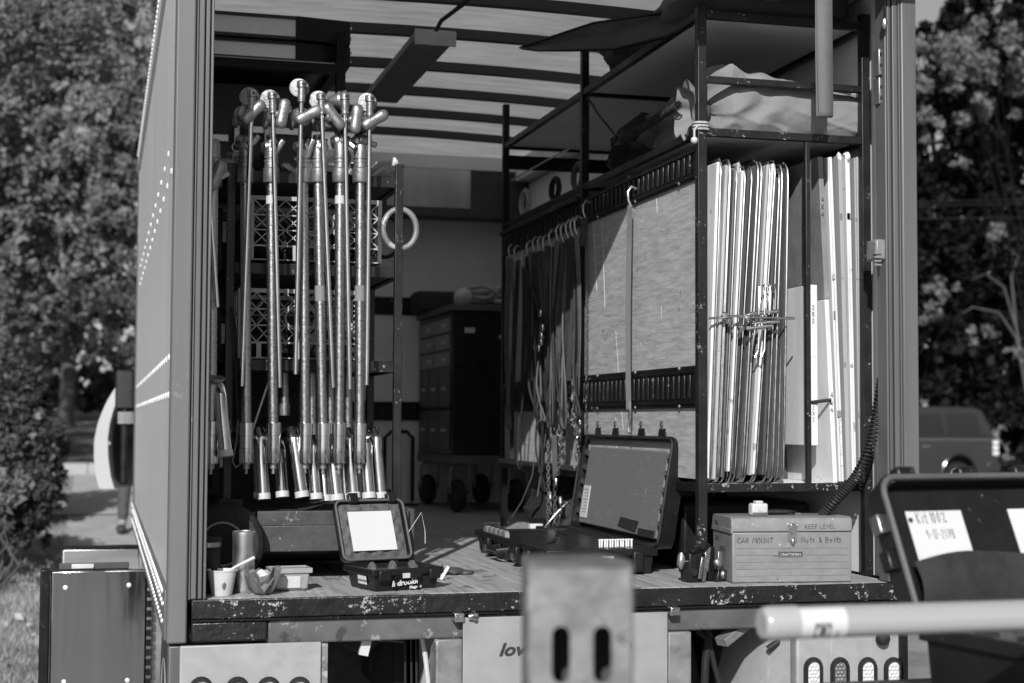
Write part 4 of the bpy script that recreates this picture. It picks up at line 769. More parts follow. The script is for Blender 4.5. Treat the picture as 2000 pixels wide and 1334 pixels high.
# black cases added to darken the shadowed space behind the cart, and short risers under its lowest shelf
for i, (z0, z1, y0, y1, nm) in enumerate(((B+.001, 1.52, 1.17, 1.66, 'lowest'), (1.523, 1.98, 1.18, 1.68, 'middle'), (1.983, 2.36, 1.17, 1.62, 'topmost'))):
    t = thing('dark_fill_case', 'added black case darkening the space behind the stand cart, %s of its stack' % nm, 'case', (-.85, (y0+y1)/2, z0), 'dark fill cases behind the stand cart'); xb = -.515-.02*(i % 2)
    MB().box(-1.17, xb, y0, y1, z0, z1).build('body', 'rubber', t, .012)
    for x in (-1.0, -.7): MB().box(x-.03, x+.03, y0-.008, y0-.0005, z1-.12, z1-.04).build('latch', 'dull_chrome', t, .003)
    for z in (z0+.01, z1-.03): MB().box(-1.171, xb+.001, y0-.003, y0+.01, z, z+.02).build('edge', 'bow_steel', t)
for i, (px, y1) in enumerate(((610, 838), (646, 836), (680, 838), (556, 800))):
    a, b = at(px-1, 728, Y=.66), at(px, y1, Y=.66); t = thing('stand_riser', 'dull chrome riser tube under the lowest shelf, %s between the stand columns' % ORD[i], 'tube', b, 'riser tubes under the lowest shelf'); MB().cyl(b, a, .0155, n=14).build('tube', 'dull_chrome', t); MB().cyl(b-Vector((0, 0, .02)), b+Vector((0, 0, .02)), .0185, n=14).build('collar', 'cast_metal', t)
# ---------------------------------------------------------------- steel shelving on the right
RX, RY = .536, .2
rk = thing('shelving_rack', 'black steel shelving filling the right side of the cargo box', 'shelving', (.86, 1.6, B))
PY = [.22, 1.53, 2.85]; PT = [3.0, 3.16, 3.19]
def bx(name, mt, *c, bevel=.002, parent=rk): return MB().box(*c).build(name, mt, parent, bevel)
for y, zt_ in zip(PY, PT):
    bx('post', 'worn_steel' if y < 1 else 'black_steel', RX-.012, RX+.02, y-.016, y+.016, B+.001, zt_)
    bx('post', 'worn_steel' if y < 1 else 'black_steel', 1.14, 1.172, y-.016, y+.016, B+.001, 3.02)
for z0, z1 in ((2.962, 2.99), (2.74, 2.763), (2.556, 2.583), (1.343, 1.372)):     # rails of the rear facing bay
    bx('rail', 'worn_steel', RX+.0205, 1.1395, .206, .232, z0, z1)
for z0, z1 in ((2.962, 2.99), (2.556, 2.583), (1.343, 1.372)):                    # rails along the aisle
    for ya, yb in zip(PY, PY[1:]): bx('rail', 'black_steel', RX-.008, RX+.016, ya+.0165, yb-.0165, z0, z1); bx('rail', 'black_steel', 1.145, 1.168, ya+.0165, yb-.0165, z0, z1)
    for y in PY[1:]: bx('rail', 'black_steel', RX+.0205, 1.1395, y-.012, y+.012, z0, z1)
for z in (2.9905, 2.5835, 1.3725): bx('shelf_board', 'wall_inside', RX+.018, 1.144, .2325, 1.515, z-.014, z-.002)
for z in (2.9905, 2.5835, 1.3725): bx('shelf_board', 'wall_inside', RX+.018, 1.144, 1.545, 2.84, z-.014, z-.002)
dxx = at(1577, 600, Y=.22).x; bx('divider', 'worn_steel', dxx-.0085, dxx+.0085, .21, .228, 1.3725, 2.5555)
bx('back_panel', 'plywood', RX+.03, 1.14, 1.05, 1.06, 1.386, 2.55)
# aisle side: plywood and cargo tracks
def aisle(y0, y1):
    for z0, z1 in ((1.768, 2.415), (1.385, 1.632)): bx('plywood_panel', 'plywood', RX+.001, RX+.012, y0, y1, z0, z1)
    track(rk, (RX, y1, 2.468), (0, -1, 0), y1-y0, .1, (-1, 0, 0)); track(rk, (RX, y1, 1.70), (0, -1, 0), y1-y0, .125, (-1, 0, 0))
    for z in (1.766, 1.634, 2.417): bx('edge_bar', 'black_steel', RX-.008, RX+.0, y0, y1, z-.006, z+.006)
    for z in (1.766, 1.634, 2.417):
        for k in range(3): yy = y0+(y1-y0)*(.12+.36*k); MB().blob((RX-.009, yy, z), (.006, .008, .008), 8, 6, 0).build('bolt', 'cast_metal', rk)
aisle(.238, 1.512); aisle(1.548, 2.832)
bx('edge_tube', 'worn_steel', RX-.03, RX-.012, 1.545, 2.84, 2.515, 2.535); bx('edge_tube', 'dull_chrome', RX-.03, RX-.01, 1.56, 2.84, 1.372, 1.392)
for z in (3.17, ): pass
bx('rail', 'black_steel', RX-.012, 1.17, 2.838, 2.862, 2.86, 2.93)
# strip straps on the near plywood
def hook_strap(label, y, z0, z1, w, mt, hook=True, name='ratchet_strap', tail=None, x=RX-.03, group='straps hanging along the aisle', twist=0):
    t = thing(name, label, 'strap', (x, y, z1), group); n = 14
    mb = MB(); vs = []
    for i in range(n):
        u = i/(n-1); z = z0+(z1-z0)*u; a = -1.0+twist*u*1.6+.12*math.sin(5*u+y*9); off = .012*math.sin(3.3*u+y*7)*(1 if twist else .3)
        vs.append((x-off, y-w/2*math.cos(a)+off*.5, z)); vs.append((x-off+w*math.sin(a), y+w/2*math.cos(a)+off*.5, z))
    k = len(vs); vs2 = [(p[0]-.003, p[1], p[2]) for p in vs]; fs = []
    for i in range(n-1): q = (2*i, 2*i+1, 2*i+3, 2*i+2); fs += [q, tuple(e+k for e in q[::-1]), (2*i, 2*i+2, 2*i+2+k, 2*i+k), (2*i+1, 2*i+1+k, 2*i+3+k, 2*i+3)]
    mb.add(vs+vs2, fs).build('webbing', mt, t)
    if hook:
        h = Vector((x, y, z0)); MB().tube([h+Vector((.0, 0, -.01)), h+Vector((-.012, 0, .02)), h+Vector((-.014, 0, .05)), h+Vector((0, 0, .07)), h+Vector((.02, 0, .062))], .0055, 8).build('hook', 'cast_metal', t)
    if tail: q = Vector((x, y, z1)); MB().tube([q+Vector((-.004, 0, .03)), q+Vector((-.004, 0, -.03)), q+Vector((-.006, .014, -.06)), q+Vector((-.006, .01, -.085)), q+Vector((-.006, -.006, -.09))], .004, 8).build('tail_hook', 'cast_metal', t)
    return t
ys_ = at(1233, 600, X=RX-.03).y
hook_strap('grey webbing strap hanging down the middle of the sunlit plywood', ys_, 2.40, at(1224, 800, X=RX-.03).z, .017, 'strap_grey', tail=True)
# spiral binding strip down the edge of the sunlit plywood
yc = at(1149, 600, X=RX-.012).y; ch = thing('hanging_chain', 'fine chain hanging beside the edge of the sunlit plywood', 'chain', (RX-.02, yc, 1.5), 'chains hanging along the aisle'); mb = MB()
for i in range(46): z = 2.40-i*.02; mb.tube([(RX-.02+.004*math.cos(t)*(i % 2), yc+.006*math.cos(t)*(1 if i % 2 == 0 else .2), z+.0125*math.sin(t)) for t in [6.283*j/8 for j in range(8)]], .002, 5, closed=True)
mb.build('links', 'dull_chrome', ch)
hookl = [(999, 505, 22), (1010, 508, 16), (1024, 520, 18), (1034, 500, 14), (1046, 492, 22), (1056, 492, 14), (1066, 490, 18), (1078, 480, 22), (1092, 470, 20), (1101, 468, 16), (1111, 462, 20), (1120, 458, 16), (1128, 455, 14)]
zlow = [1.70, 1.4, 1.55, 1.75, 1.62, 1.35, 1.44, 1.6, 1.30, 1.72, 1.5, 1.75, 1.45]
for i, (px, py, w) in enumerate(hookl):
    q = at(px, py, X=RX-.02-.004*i); hook_strap('dark cargo strap on a hook, %s along the aisle from the end post' % ORD[i], q.y, q.z, zlow[i], w*.0013, 'strap_black' if i % 4 else 'strap_grey', x=RX-.02-.004*i, twist=[.3, .1, .6, .2, .9, .1, .4, .2][i % 8], name='cargo_strap')
q = at(1145, 425, X=RX-.03); hook_strap('short black strap on a hook at the middle post', q.y, q.z, q.z-.12, .03, 'strap_black', x=RX-.03, name='cargo_strap')
# pale straps trailing to the floor
for i, (pts, w) in enumerate((([(1062, 800), (1050, 850), (1040, 930), (1020, 980), (1000, 1012)], .03), ([(1082, 790), (1066, 850), (1056, 930), (1050, 970)], .034))):
    t = thing('loose_strap', ['pale webbing strap trailing to the floor beside the big case', 'pale webbing strap hanging beside the trailing one'][i], 'strap', at(*pts[-1], X=.47), 'straps hanging along the aisle'); mb = MB(); P = [at(x, y, X=.50-.015*j) for j, (x, y) in enumerate(pts)]; vs = []
    for j, p in enumerate(P): vs += [p+Vector((-.004, -w/2, 0)), p+Vector((.004, w/2, .004))]
    k = len(vs); vs += [p+Vector((-.003, 0, 0)) for p in vs]; fs = []
    for j in range(len(P)-1): f_ = (2*j, 2*j+1, 2*j+3, 2*j+2); fs += [f_, tuple(e+k for e in f_[::-1]), (2*j, 2*j+2, 2*j+2+k, 2*j+k), (2*j+1, 2*j+1+k, 2*j+3+k, 2*j+3)]
    mb.add(vs, fs).build('webbing', 'webbing', t)
# diagonal pole clamp with bright fittings
t = thing('safety_rod', 'black rod with bright fittings hanging aslant among the straps', 'rod', at(1060, 650, X=.44)); MB().tube([at(1026, 520, X=.45), at(1056, 615, X=.44), at(1062, 650, X=.44), at(1050, 715, X=.44)], .007, 8).build('rod', 'rubber', t)
for px, py, r in ((1056, 612, .009), (1060, 640, .012), (1058, 655, .014), (1057, 668, .01), (1053, 680, .012)): MB().lathe([(r*.7, -.016), (r, -.01), (r, .01), (r*.7, .016)], at(px, py, X=.435), (0, -.15, 1), 12).build('fitting', 'chrome', t)
# chains with shackles and carabiner
def chain(label, pts, X, r=.008, mt='cast_metal'):
    P = [at(x, y, X=X) for x, y in pts]; t = thing('hanging_chain', label, 'chain', P[-1], 'chains hanging along the aisle'); mb = MB(); i = 0
    for a, b in zip(P, P[1:]):
        n = max(1, int((b-a).length/(r*2.2))); d = (b-a).normalized(); s = d.cross(Vector((1, 0, 0))).normalized()
        for j in range(n):
            c = a.lerp(b, (j+.5)/n); w_ = s if i % 2 == 0 else s.cross(d); i += 1
            mb.tube([c+d*(r*1.6*math.sin(q))+w_*(r*math.cos(q)) for q in [6.283*k/8 for k in range(8)]], r*.3, 5, closed=True)
    mb.build('links', mt, t); return t
chain('chain loop hanging nearest the middle post', [(1130, 700), (1128, 790), (1131, 860), (1125, 900)], .50)
chain('chain loop hanging behind the carabiner', [(1112, 755), (1108, 800), (1116, 830), (1122, 810), (1120, 760)], .49, .011)
chain('chain loop hanging second from the middle post', [(1098, 775), (1090, 830), (1096, 870), (1106, 830)], .48, .01)
chain('long chain hanging straight to the floor', [(1070, 860), (1071, 940), (1070, 1030)], .47, .007)
chain('long chain hanging beside the shackle', [(1100, 850), (1090, 920), (1084, 960), (1083, 1030)], .46, .008)
c = at(1130, 838, X=.47); t = thing('carabiner', 'bright steel carabiner hanging on the chains', 'carabiner', c); MB().tube([c+Vector((0, -.02*math.cos(q)-.012*math.sin(q), .045*math.sin(q))) for q in [6.283*i/20 for i in range(20)]], .0055, 8, closed=True).build('ring', 'chrome', t); MB().cyl(c+Vector((0, -.026, .02)), c+Vector((0, -.008, -.02)), .008, n=10).build('gate', 'cast_metal', t)
c = at(1086, 935, X=.45); t = thing('shackle', 'small bright shackle on the lower rail', 'shackle', c); MB().lathe([(.004, -.03), (.011, -.026), (.013, -.006), (.008, .004), (.012, .012), (.006, .02)], c, (0, 0, 1), 12).build('body', 'chrome', t)
# lower bay of the second section: crates on the floor
for i, (y0, y1, h, mt, nm) in enumerate(((1.62, 2.1, .22, 'canvas_dark', 'dark soft bag on the floor under the hanging straps'), (2.15, 2.7, .26, 'rubber', 'black sandbag on the floor near the end post'))):
    tag(MB().blob((.82, (y0+y1)/2, B+h*.45), (.27, (y1-y0)/2, h*.6), 20, 12, .12, 2.4, i, flat=h*.44).build('sandbag', mt), nm, 'bag', 'bags on the floor of the shelving')
t = thing('battery_box', 'small dark box with white stickers on the floor beside the case', 'box', (.46, 1.62, B)); a = at(1062, 1026, Y=1.55); MB().box(a.x, a.x+.19, 1.55, 1.68, B+.001, B+.085).build('body', 'black_plastic', t, .006)
for k in (0, 1): MB().box(a.x+.075+k*.06, a.x+.115+k*.06, 1.546, 1.5495, B+.03, B+.06).build('sticker', 'paper', t)
MB().tube([(a.x+.02, 1.6, B+.085), (a.x+.06, 1.58, B+.14), (a.x+.12, 1.6, B+.19), (a.x+.16, 1.62, B+.15), (a.x+.1, 1.6, B+.11)], .003, 6).build('wire', 'dull_chrome', t)
t = tag(MB().box(.44, .50, 2.0, 2.04, B+.001, B+.07).build('white_carton', 'paper', None, .004), 'tiny white carton standing on the floor by the end post', 'carton')
# things on the shelves along the aisle
def soft(label, name, c, r, mt, sd, amp=.16, cat='bag', flat=None, grp=None): return tag(MB().blob(c, r, 26, 16, amp, 2.3, sd, flat=flat).build(name, mt), label, cat, grp)
soft('grey soft bag slumped on the middle shelf near the front post', 'soft_bag', (.74, .72, 2.686), (.20, .30, .135), 'bag_grey', 2, flat=.102)
soft('black soft bag on the middle shelf beside the grey one', 'soft_bag', (.72, 1.22, 2.686), (.16, .20, .14), 'rubber', 5, flat=.102)
soft('dark equipment bag on the top shelf over the folded fabric', 'soft_bag', (.76, .55, 3.076), (.24, .30, .13), 'bag_grey', 8, flat=.085)
soft('dark lumpy bag on the top shelf near the middle post', 'soft_bag', (.8, 1.25, 3.086), (.26, .24, .13), 'canvas_dark', 11, flat=.095)
tb_ = thing('top_bag', 'dark padded bag on the top shelf above the canvas bag', 'bag', (.9, .5, 3.0)); M = Matrix.Identity(4); MB().box(.585, 1.12, .225, .6, 2.992, 3.22).build('body', 'canvas_dark', tb_, .05, seg=4)
# coiled cable and rope on the middle shelf
for i, (y, z, r) in enumerate(((1.75, 2.652, .065), (2.1, 2.647, .06), (2.62, 2.657, .07))):
    t = thing('cable_coil', 'coiled dark cable on the middle shelf, %s beyond the middle post' % ORD[i], 'cable', (.6, y, 2.597), 'cable coils on the middle shelf'); mb = MB()
    mb.tube([(.58+.008*math.sin(a*1.7), y+r*math.cos(a), z+r*math.sin(a)*(.9+.08*math.sin(a*.37))) for a in [i_*.35 for i_ in range(110)]], .0065, 6); mb.build('coil', ['strap_grey', 'rubber', 'rope'][i], t)
t = thing('cord', 'thin black cord slung from the top shelf to the middle post', 'cord', at(1150, 195, X=.5)); MB().tube([at(1148, 190, X=.5), at(1170, 225, X=.5), at(1205, 268, X=.52), at(1192, 300, X=.52), at(1185, 320, X=.53), at(1200, 335, X=.53)], .0045, 6).build('line', 'rubber', t)
t = thing('tension_rope', 'taut rope stretched along the middle shelf', 'rope', at(1010, 345, X=.53)); MB().tube([at(1000, 352, X=.52), at(1070, 312, X=.53), at(1110, 292, X=.54)], .005, 6).build('line', 'rope', t)
t = thing('spiral_hose', 'black spiral hose slung along the middle shelf', 'hose', at(1260, 250, X=.52)); a, b = at(1215, 275, X=.52), at(1325, 205, X=.51); d = (b-a).normalized(); u = Vector((1, 0, 0)); v = d.cross(u); mb = MB(); mb.tube([a.lerp(b, i/240)+(u*math.cos(i*.9)+v*math.sin(i*.9))*.013 for i in range(241)], .004, 5); mb.build('coil', 'rubber', t)
# folded dark fabric reflector sticking out from the top shelf
fr = thing('folded_reflector', 'dark fabric reflector with wire rim jutting from the top shelf', 'reflector', (.45, .9, 3.0))
rim = [(.16, 1.78, 3.235), (.30, 1.62, 3.20), (.45, 1.35, 3.16), (.62, .9, 3.10), (.66, .5, 3.03), (.60, .28, 3.005), (.46, .35, 3.0), (.36, .75, 3.06), (.28, 1.2, 3.135)]
rim = [at(1015, 94, X=.24), at(1072, 74, X=.30), at(1160, 45, X=.40), at(1275, 28, X=.52), at(1345, 20, X=.60), at(1352, 48, X=.56), at(1300, 72, X=.48), at(1200, 95, X=.40), at(1110, 98, X=.30), at(1048, 98, X=.25)]
c0 = sum(rim, Vector())/len(rim); mb = MB(); K = len(rim)
V_ = [c0]+rim+[c0+Vector((.006, 0, -.008))]+[r+Vector((.006, 0, -.006)) for r in rim]
mb.add(V_, [(0, i+1, (i+1) % K+1) for i in range(K)]+[(K+1, (i+1) % K+K+2, i+K+2) for i in range(K)]); mb.build('fabric', 'canvas_dark', fr); MB().tube(rim, .006, 6, closed=True).build('wire_rim', 'black_steel', fr)
# long canvas bag
cbg = thing('canvas_bag', 'long pale canvas bag with drawn neck lying on the rail shelf', 'bag', (.85, .4, 2.58))
from mathutils import noise as _n
def bagpt(u, v):
    x = .60+.57*u; a = 2*math.pi*v; ry = .13; e = min(1, (u*8)**.5 if u < .125 else 1); e *= 1 if u < .97 else .9; zc = 2.714-.046*u; rz = .130-.046*u
    p = Vector((x, .38+ry*math.copysign(abs(math.cos(a))**.72, math.cos(a))*e, zc+rz*math.copysign(abs(math.sin(a))**.72, math.sin(a))*(.5+.5*e)))
    p.z = max(p.z, 2.583)
    w_ = .007*_n.noise(Vector((x*4, a*1.3, 1)))+.004*_n.noise(Vector((x*11+p.z*12, a*2, 5)))+.016*math.exp(-u*7)*math.sin(a*8+u*9)+.007*math.sin((x*1.1-p.z)*42)*math.exp(-((u-.25)/.25)**2)
    for q_, am in ((Vector((x*3.0+p.z*9, a*.8, 3)), .007), (Vector((x*8-p.z*10, a*1.5, 8)), .013*math.exp(-u*4.5)+.002)): w_ += am*max(0, 1-abs(_n.noise(q_))*3.6)**2
    return p+Vector((0, math.cos(a), math.sin(a)))*w_
MB().grid(bagpt, 170, 110).build('body', 'canvas', cbg, sharp=180)
MB().grid(lambda u, v: Vector((.604-.085*u, .33+(.022+.075*u**.8+.012*math.sin(v*6.283*7)*u)*math.cos(v*6.283), 2.665+(.022+.075*u**.8+.014*math.sin(v*6.283*7+1)*u)*math.sin(v*6.283))), 8, 57).build('neck', 'canvas', cbg, sharp=180)
MB().lathe([(.026, -.012), (.034, -.006), (.034, .006), (.026, .012)], (.60, .33, 2.665), (1, 0, 0), 16).build('draw_band', 'canvas_dark', cbg)
MB().lathe([(.0, 0), (.09, .004), (.1, .012)], (1.168, .375, 2.67), (1, 0, 0), 16).build('end_patch', 'canvas', cbg)
# knotted cord with bead on the front post
q = at(1372, 240, Y=.2); t = thing('bead_cord', 'pale elastic cord with a wooden bead tied round the front post', 'cord', q); mb = MB()
for k in range(3): mb.tube([(RX+.004+.026*math.cos(a), .22+.026*math.sin(a), q.z+.003-.011*k+.002*math.sin(a)) for a in [6.283*i/18 for i in range(18)]], .0045, 6, closed=True)
mb.tube([(RX-.018, .196, q.z-.012), (RX-.032, .19, q.z-.03), at(1356, 268, Y=.19)], .004, 6); mb.build('cord', 'rope', t); MB().blob(at(1356, 274, Y=.19), (.0125, .0125, .0125), 14, 10, 0).build('bead', 'light_plastic', t)
# ---------------------------------------------------------------- flags and frames standing in the rack
FY = .235; ZS = 1.3715
def upright(name, label, px0, py0, px1, th, kind, dep=.62, group='flags and frames filed in the rack', y0=FY, ztop=None):
    a = at(px0, py0, Y=y0); b = at(px1, 944, Y=y0); b.z = ZS; a = Vector((a.x, y0, a.z)); b = Vector((b.x, y0, ZS)); up = (a-b); L_ = up.length; up.normalize(); xn = up.cross(Vector((0, 1, 0)))*-1; xn = Vector((up.z, 0, -up.x)); M = Matrix((xn, Vector((0, 1, 0)), up)).transposed().to_4x4(); M.translation = b
    t = thing(name, label, 'flag' if kind != 'board' else 'board', b, group); h = th*.36
    r = .0048 if kind == 'wire' else .0036
    pth = [(0, dep, r), (0, .05, r), (0, .022, r+.004), (0, .006, .024), (0, .0, .06), (0, .0, L_-.06), (0, .006, L_-.024), (0, .022, L_-.004), (0, .05, L_), (0, dep, L_)]
    sh = Matrix.Translation((h+.002, 0, 0)) if kind != 'wire' else Matrix.Identity(4)
    MB(M @ sh).tube(pth, r, 8).build('wire_frame', 'flag_wire', t)
    if kind == 'wire': MB(M).box(-.0012, .0012, .012, dep, .015, L_-.012).build('fabric', 'flag_dim', t)
    else: MB(M).box(-h, h, .004, dep, .012+random.uniform(0, .03), L_-random.uniform(.008, .03)).build('fabric', {'white': 'flag_cloth', 'bright': 'board_white', 'grey': 'flag_dim', 'net': 'net', 'tan': 'board_tan'}[kind], t, h*.6)
    return t, M, L_
FL = [(1402, 309, 1384, .014, 'bright'), (1410, 308, 1391, .006, 'wire'), (1419, 304, 1398, .016, 'white'), (1428, 305, 1405, .006, 'wire'), (1436, 322, 1411, .010, 'grey'), (1443, 313, 1417, .011, 'white'), (1452, 314, 1424, .012, 'bright'),
      (1466, 316, 1433, .020, 'net'), (1476, 310, 1441, .006, 'wire'), (1483, 311, 1448, .006, 'wire'), (1490, 311, 1455, .006, 'wire'), (1499, 314, 1465, .014, 'white'), (1509, 310, 1475, .015, 'bright'), (1518, 326, 1490, .018, 'net'), (1527, 312, 1509, .006, 'wire'), (1534, 311, 1517, .006, 'wire'), (1541, 312, 1528, .006, 'wire')]
for i, (x0, y0, x1, th, kd) in enumerate(FL):
    nm = {'white': 'pale cloth flag', 'bright': 'white cloth flag', 'wire': 'thin wire frame', 'net': 'dark net scrim', 'grey': 'grey cloth flag'}[kd]
    upright('lighting_flag', '%s leaning in the rack, %s from its scratched front post' % (nm, ORD[i]), x0+random.uniform(-2, 3), y0+random.uniform(-3, 8), x1+random.uniform(-3, 2)-(4 if i % 5 == 2 else 0), th*random.uniform(.75, 1.3), kd, y0=FY+random.choice((0, .004, .012, .03, .05)))
# boards to the right of the divider
BL = [(1602, 306, 1632, .017, 'tan', 'tan topped board marked with a size'), (1621, 304, 1645, .019, 'white', 'thick white foam board'), (1641, 302, 1658, .016, 'grey', 'crumpled edged pale board'), (1656, 300, 1670, .018, 'white', 'frayed white foam board'), (1674, 304, 1684, .022, 'grey', 'thick grey laminated board'), (1688, 392, 1700, .010, 'grey', 'shorter grey board')]
for i, (x0, y0, x1, th, kd, nm) in enumerate(BL):
    a = at(x0, y0, Y=FY); b = at(x1, 944, Y=FY); b.z = ZS; up = (Vector((a.x, FY, a.z))-Vector((b.x, FY, ZS))); L_ = up.length; up.normalize(); M = Matrix((Vector((up.z, 0, -up.x)), Vector((0, 1, 0)), up)).transposed().to_4x4(); M.translation = (b.x, FY, ZS)
    t = thing('foam_board', nm+', %s beyond the rack divider' % ORD[i], 'board', (b.x, FY, ZS), 'boards filed beyond the rack divider'); h = th/2
    if kd == 'tan':
        MB(M).box(-h, h, 0, .6, 0, L_*.56).build('board', 'board_white', t, .002); MB(M).box(-h-.0006, h+.0006, -.001, .6, L_*.561, L_).build('tape', 'board_tan', t, .002)
        W_ = frame_m(M @ Vector((-.006, -.0015, L_*.86)), (1, 0, 0), (0, 0, 1)); scrawl('4X4', W_, .018, t, vertical=True, th=.07)
        W_ = frame_m(M @ Vector((-.006, -.0015, L_*.26)), (1, 0, 0), (0, 0, 1)); scrawl('4x4', W_, .018, t, vertical=True, th=.07)
    else:
        nl = 2 if i in (1, 3) else 3 if i == 4 else 1
        for k in range(nl):
            xa, xb = -h+th*k/nl+.0008, -h+th*(k+1)/nl-.0004; jj = random.uniform(0, .008); MB(M).box(xa, xb, random.uniform(0, .006), .6, jj, L_-random.uniform(0, .01)).build('sheet', 'board_white' if kd == 'white' else 'board_grey', t, .0012)
        for k in range(3): zz = L_*random.choice((.2, .35, .5, .62, .8, .93)); MB(M).box(-h+.001, h*random.uniform(-.2, .9), -.0012, .0, zz, zz+random.uniform(.008, .035)).build('tape', random.choice(('board_tan', 'canvas', 'board_grey')), t)
        if i in (2, 3): MB(M).blob((0, .01, L_-.012), (h*1.15, .012, .02), 10, 8, .3, 4, i).build('frayed_edge', 'board_white', t)
t = thing('small_board', 'short white board marked with a size, hanging beside the divider', 'board', at(1592, 868, Y=.25)); a, b = at(1583, 556, Y=.25), at(1598, 870, Y=.25); MB().box(a.x, b.x, .25, .75, b.z, a.z).build('board', 'board_white', t, .002); scrawl('2X2', FRONT(Vector((a.x+.004, .2488, at(1590, 605, Y=.25).z))), .016, t, vertical=True, th=.07); scrawl('2X2', FRONT(Vector((a.x+.004, .2488, at(1590, 800, Y=.25).z))), .014, t, vertical=True, th=.06)
t = thing('silver_reflector', 'silver reflector board standing behind the rack divider', 'reflector', at(1565, 870, Y=.62)); a, b = at(1548, 552, Y=.62), at(1600, 872, Y=.62); MB().box(a.x-.09, b.x+.02, .62, .628, b.z-.0, a.z).build('panel', 'silver_board', t, .003); MB().box(a.x-.09, b.x+.14, .60, .66, ZS, b.z-.002).build('foot_block', 'wood_dark', t, .004)
t = thing('grey_panel', 'tall grey panel at the back of the board slot', 'panel', (dxx, .9, ZS)); MB().box(at(1545, 600, Y=.9).x-.1, at(1600, 600, Y=.9).x+.08, .9, .91, ZS, 2.50).build('panel', 'board_grey', t)
# rods with hooks slung across the flags
t = thing('hook_rods', 'bundle of short chrome rods and hooks slung across the flags', 'rods', at(1460, 625, Y=.21)); RD = [((1385, 622), (1470, 614)), ((1440, 619), (1552, 622)), ((1462, 613), (1520, 608)), ((1468, 632), (1522, 628)), ((1458, 642), (1508, 636))]
for k, (p, q) in enumerate(RD): MB().cyl(at(*p, Y=.212-.006*k), at(*q, Y=.205-.008*k), [.0045, .0045, .0075, .0075, .007][k], n=10).build('rod', 'chrome', t)
for x in (1492, 1503, 1512): MB().tube([at(x-10, 615, Y=.19), at(x-8, 560, Y=.19), at(x, 556, Y=.19), at(x+3, 570, Y=.19), at(x+1, 612, Y=.19)], .004, 8).build('hook', 'chrome', t)
for x in (1476, 1488): MB().tube([at(x, 632, Y=.185), at(x-8, 690, Y=.185), at(x-2, 698, Y=.185), at(x+5, 684, Y=.185), at(x+7, 634, Y=.185)], .004, 8).build('hook', 'chrome', t)
for px, py in ((1415, 617), (1425, 628), (1462, 622), (1490, 634), (1447, 640)): MB().blob(at(px, py, Y=.195), (.012, .01, .014), 8, 6, .3, 3, px).build('clip', 'chrome', t)
for (px, py, X) in ((1690, 320, 0), ): MB().blob(at(px, py, Y=.3), (.01, .02, .012), 8, 6, .2).build('frame_corner', 'chrome', rk)
t = thing('short_rod', 'short black rod lying between the boards', 'rod', at(1610, 782, Y=.24)); MB().cyl(at(1583, 786, Y=.25), at(1624, 781, Y=.22), .006, n=10).build('rod', 'rubber', t)
# hanging webbing strap and coiled lead
t = thing('pull_strap', 'broad grey webbing strap hanging down from the door header', 'strap', (.88, -.02, 2.59)); a, b = at(1592, 0, Y=-.02), at(1622, 0, Y=-.02); zb = at(1608, 230, Y=-.02).z; w0, w1 = a.x, b.x; pth = [(-.014, 3.05), (-.014, 2.8), (-.016, zb+.02), (-.014, zb+.004), (-.005, zb), (.003, zb+.006), (.004, zb+.03), (.002, 2.8), (0, 3.05)]; mb = MB()
vs = [(w0+(.003 if z < 2.7 else 0), y-.02, z) for y, z in pth]+[(w1, y-.02, z) for y, z in pth]; k = len(pth); mb.add(vs, [(i, i+1, k+i+1, k+i) for i in range(k-1)]); o = mb.build('webbing', 'webbing', t); so_ = o.modifiers.new('thick', 'SOLIDIFY'); so_.thickness = .002
t = thing('coiled_lead', 'black coiled lead hanging from the right frame to the toolbox', 'cable', at(1607, 1005, Y=.12)); P = [at(1722, 700, Y=.085), at(1722, 738, Y=.085), at(1713, 800, Y=.08), at(1700, 868, Y=.075), at(1672, 930, Y=.08), at(1640, 968, Y=.10), at(1606, 1006, Y=.14)]
def spline(P, n):
    out = []
    for i in range(n):
        u = i/(n-1)*(len(P)-1); k = min(int(u), len(P)-2); f = u-k; p0, p1, p2, p3 = P[max(k-1, 0)], P[k], P[k+1], P[min(k+2, len(P)-1)]
        out.append(.5*((2*p1)+(p2-p0)*f+(2*p0-5*p1+4*p2-p3)*f*f+(3*p1-p0-3*p2+p3)*f**3))
    return out
Q = spline(P[1:], 620); mb = MB(); pts = []
for i, p in enumerate(Q):
    d = (Q[min(i+1, 619)]-Q[max(i-1, 0)]).normalized(); u = d.cross(Vector((0, 1, 0))).normalized(); v = d.cross(u); a = i*2*math.pi*46/620; r = .0125+.004*(i/620); pts.append(p+(u*math.cos(a)+v*math.sin(a))*r)
mb.tube(pts, .0042, 6); mb.build('coil', 'rubber', t); MB().tube([P[0]+Vector((0, 0, .1)), P[0], P[1]], .004, 6).build('tail', 'rubber', t)
# sunlit lining behind the toolbox comes from the wall itself; dim boxes under the rack
t = thing('dark_case', 'black case stored under the rack behind the toolbox', 'case', (.85, .7, B)); MB().box(.60, 1.10, .55, .95, B+.001, B+.24).build('body', 'black_plastic', t, .015); MB().tube([(.78, .545, B+.14), (.78, .53, B+.17), (.92, .53, B+.17), (.92, .545, B+.14)], .008, 8).build('handle', 'rubber', t)

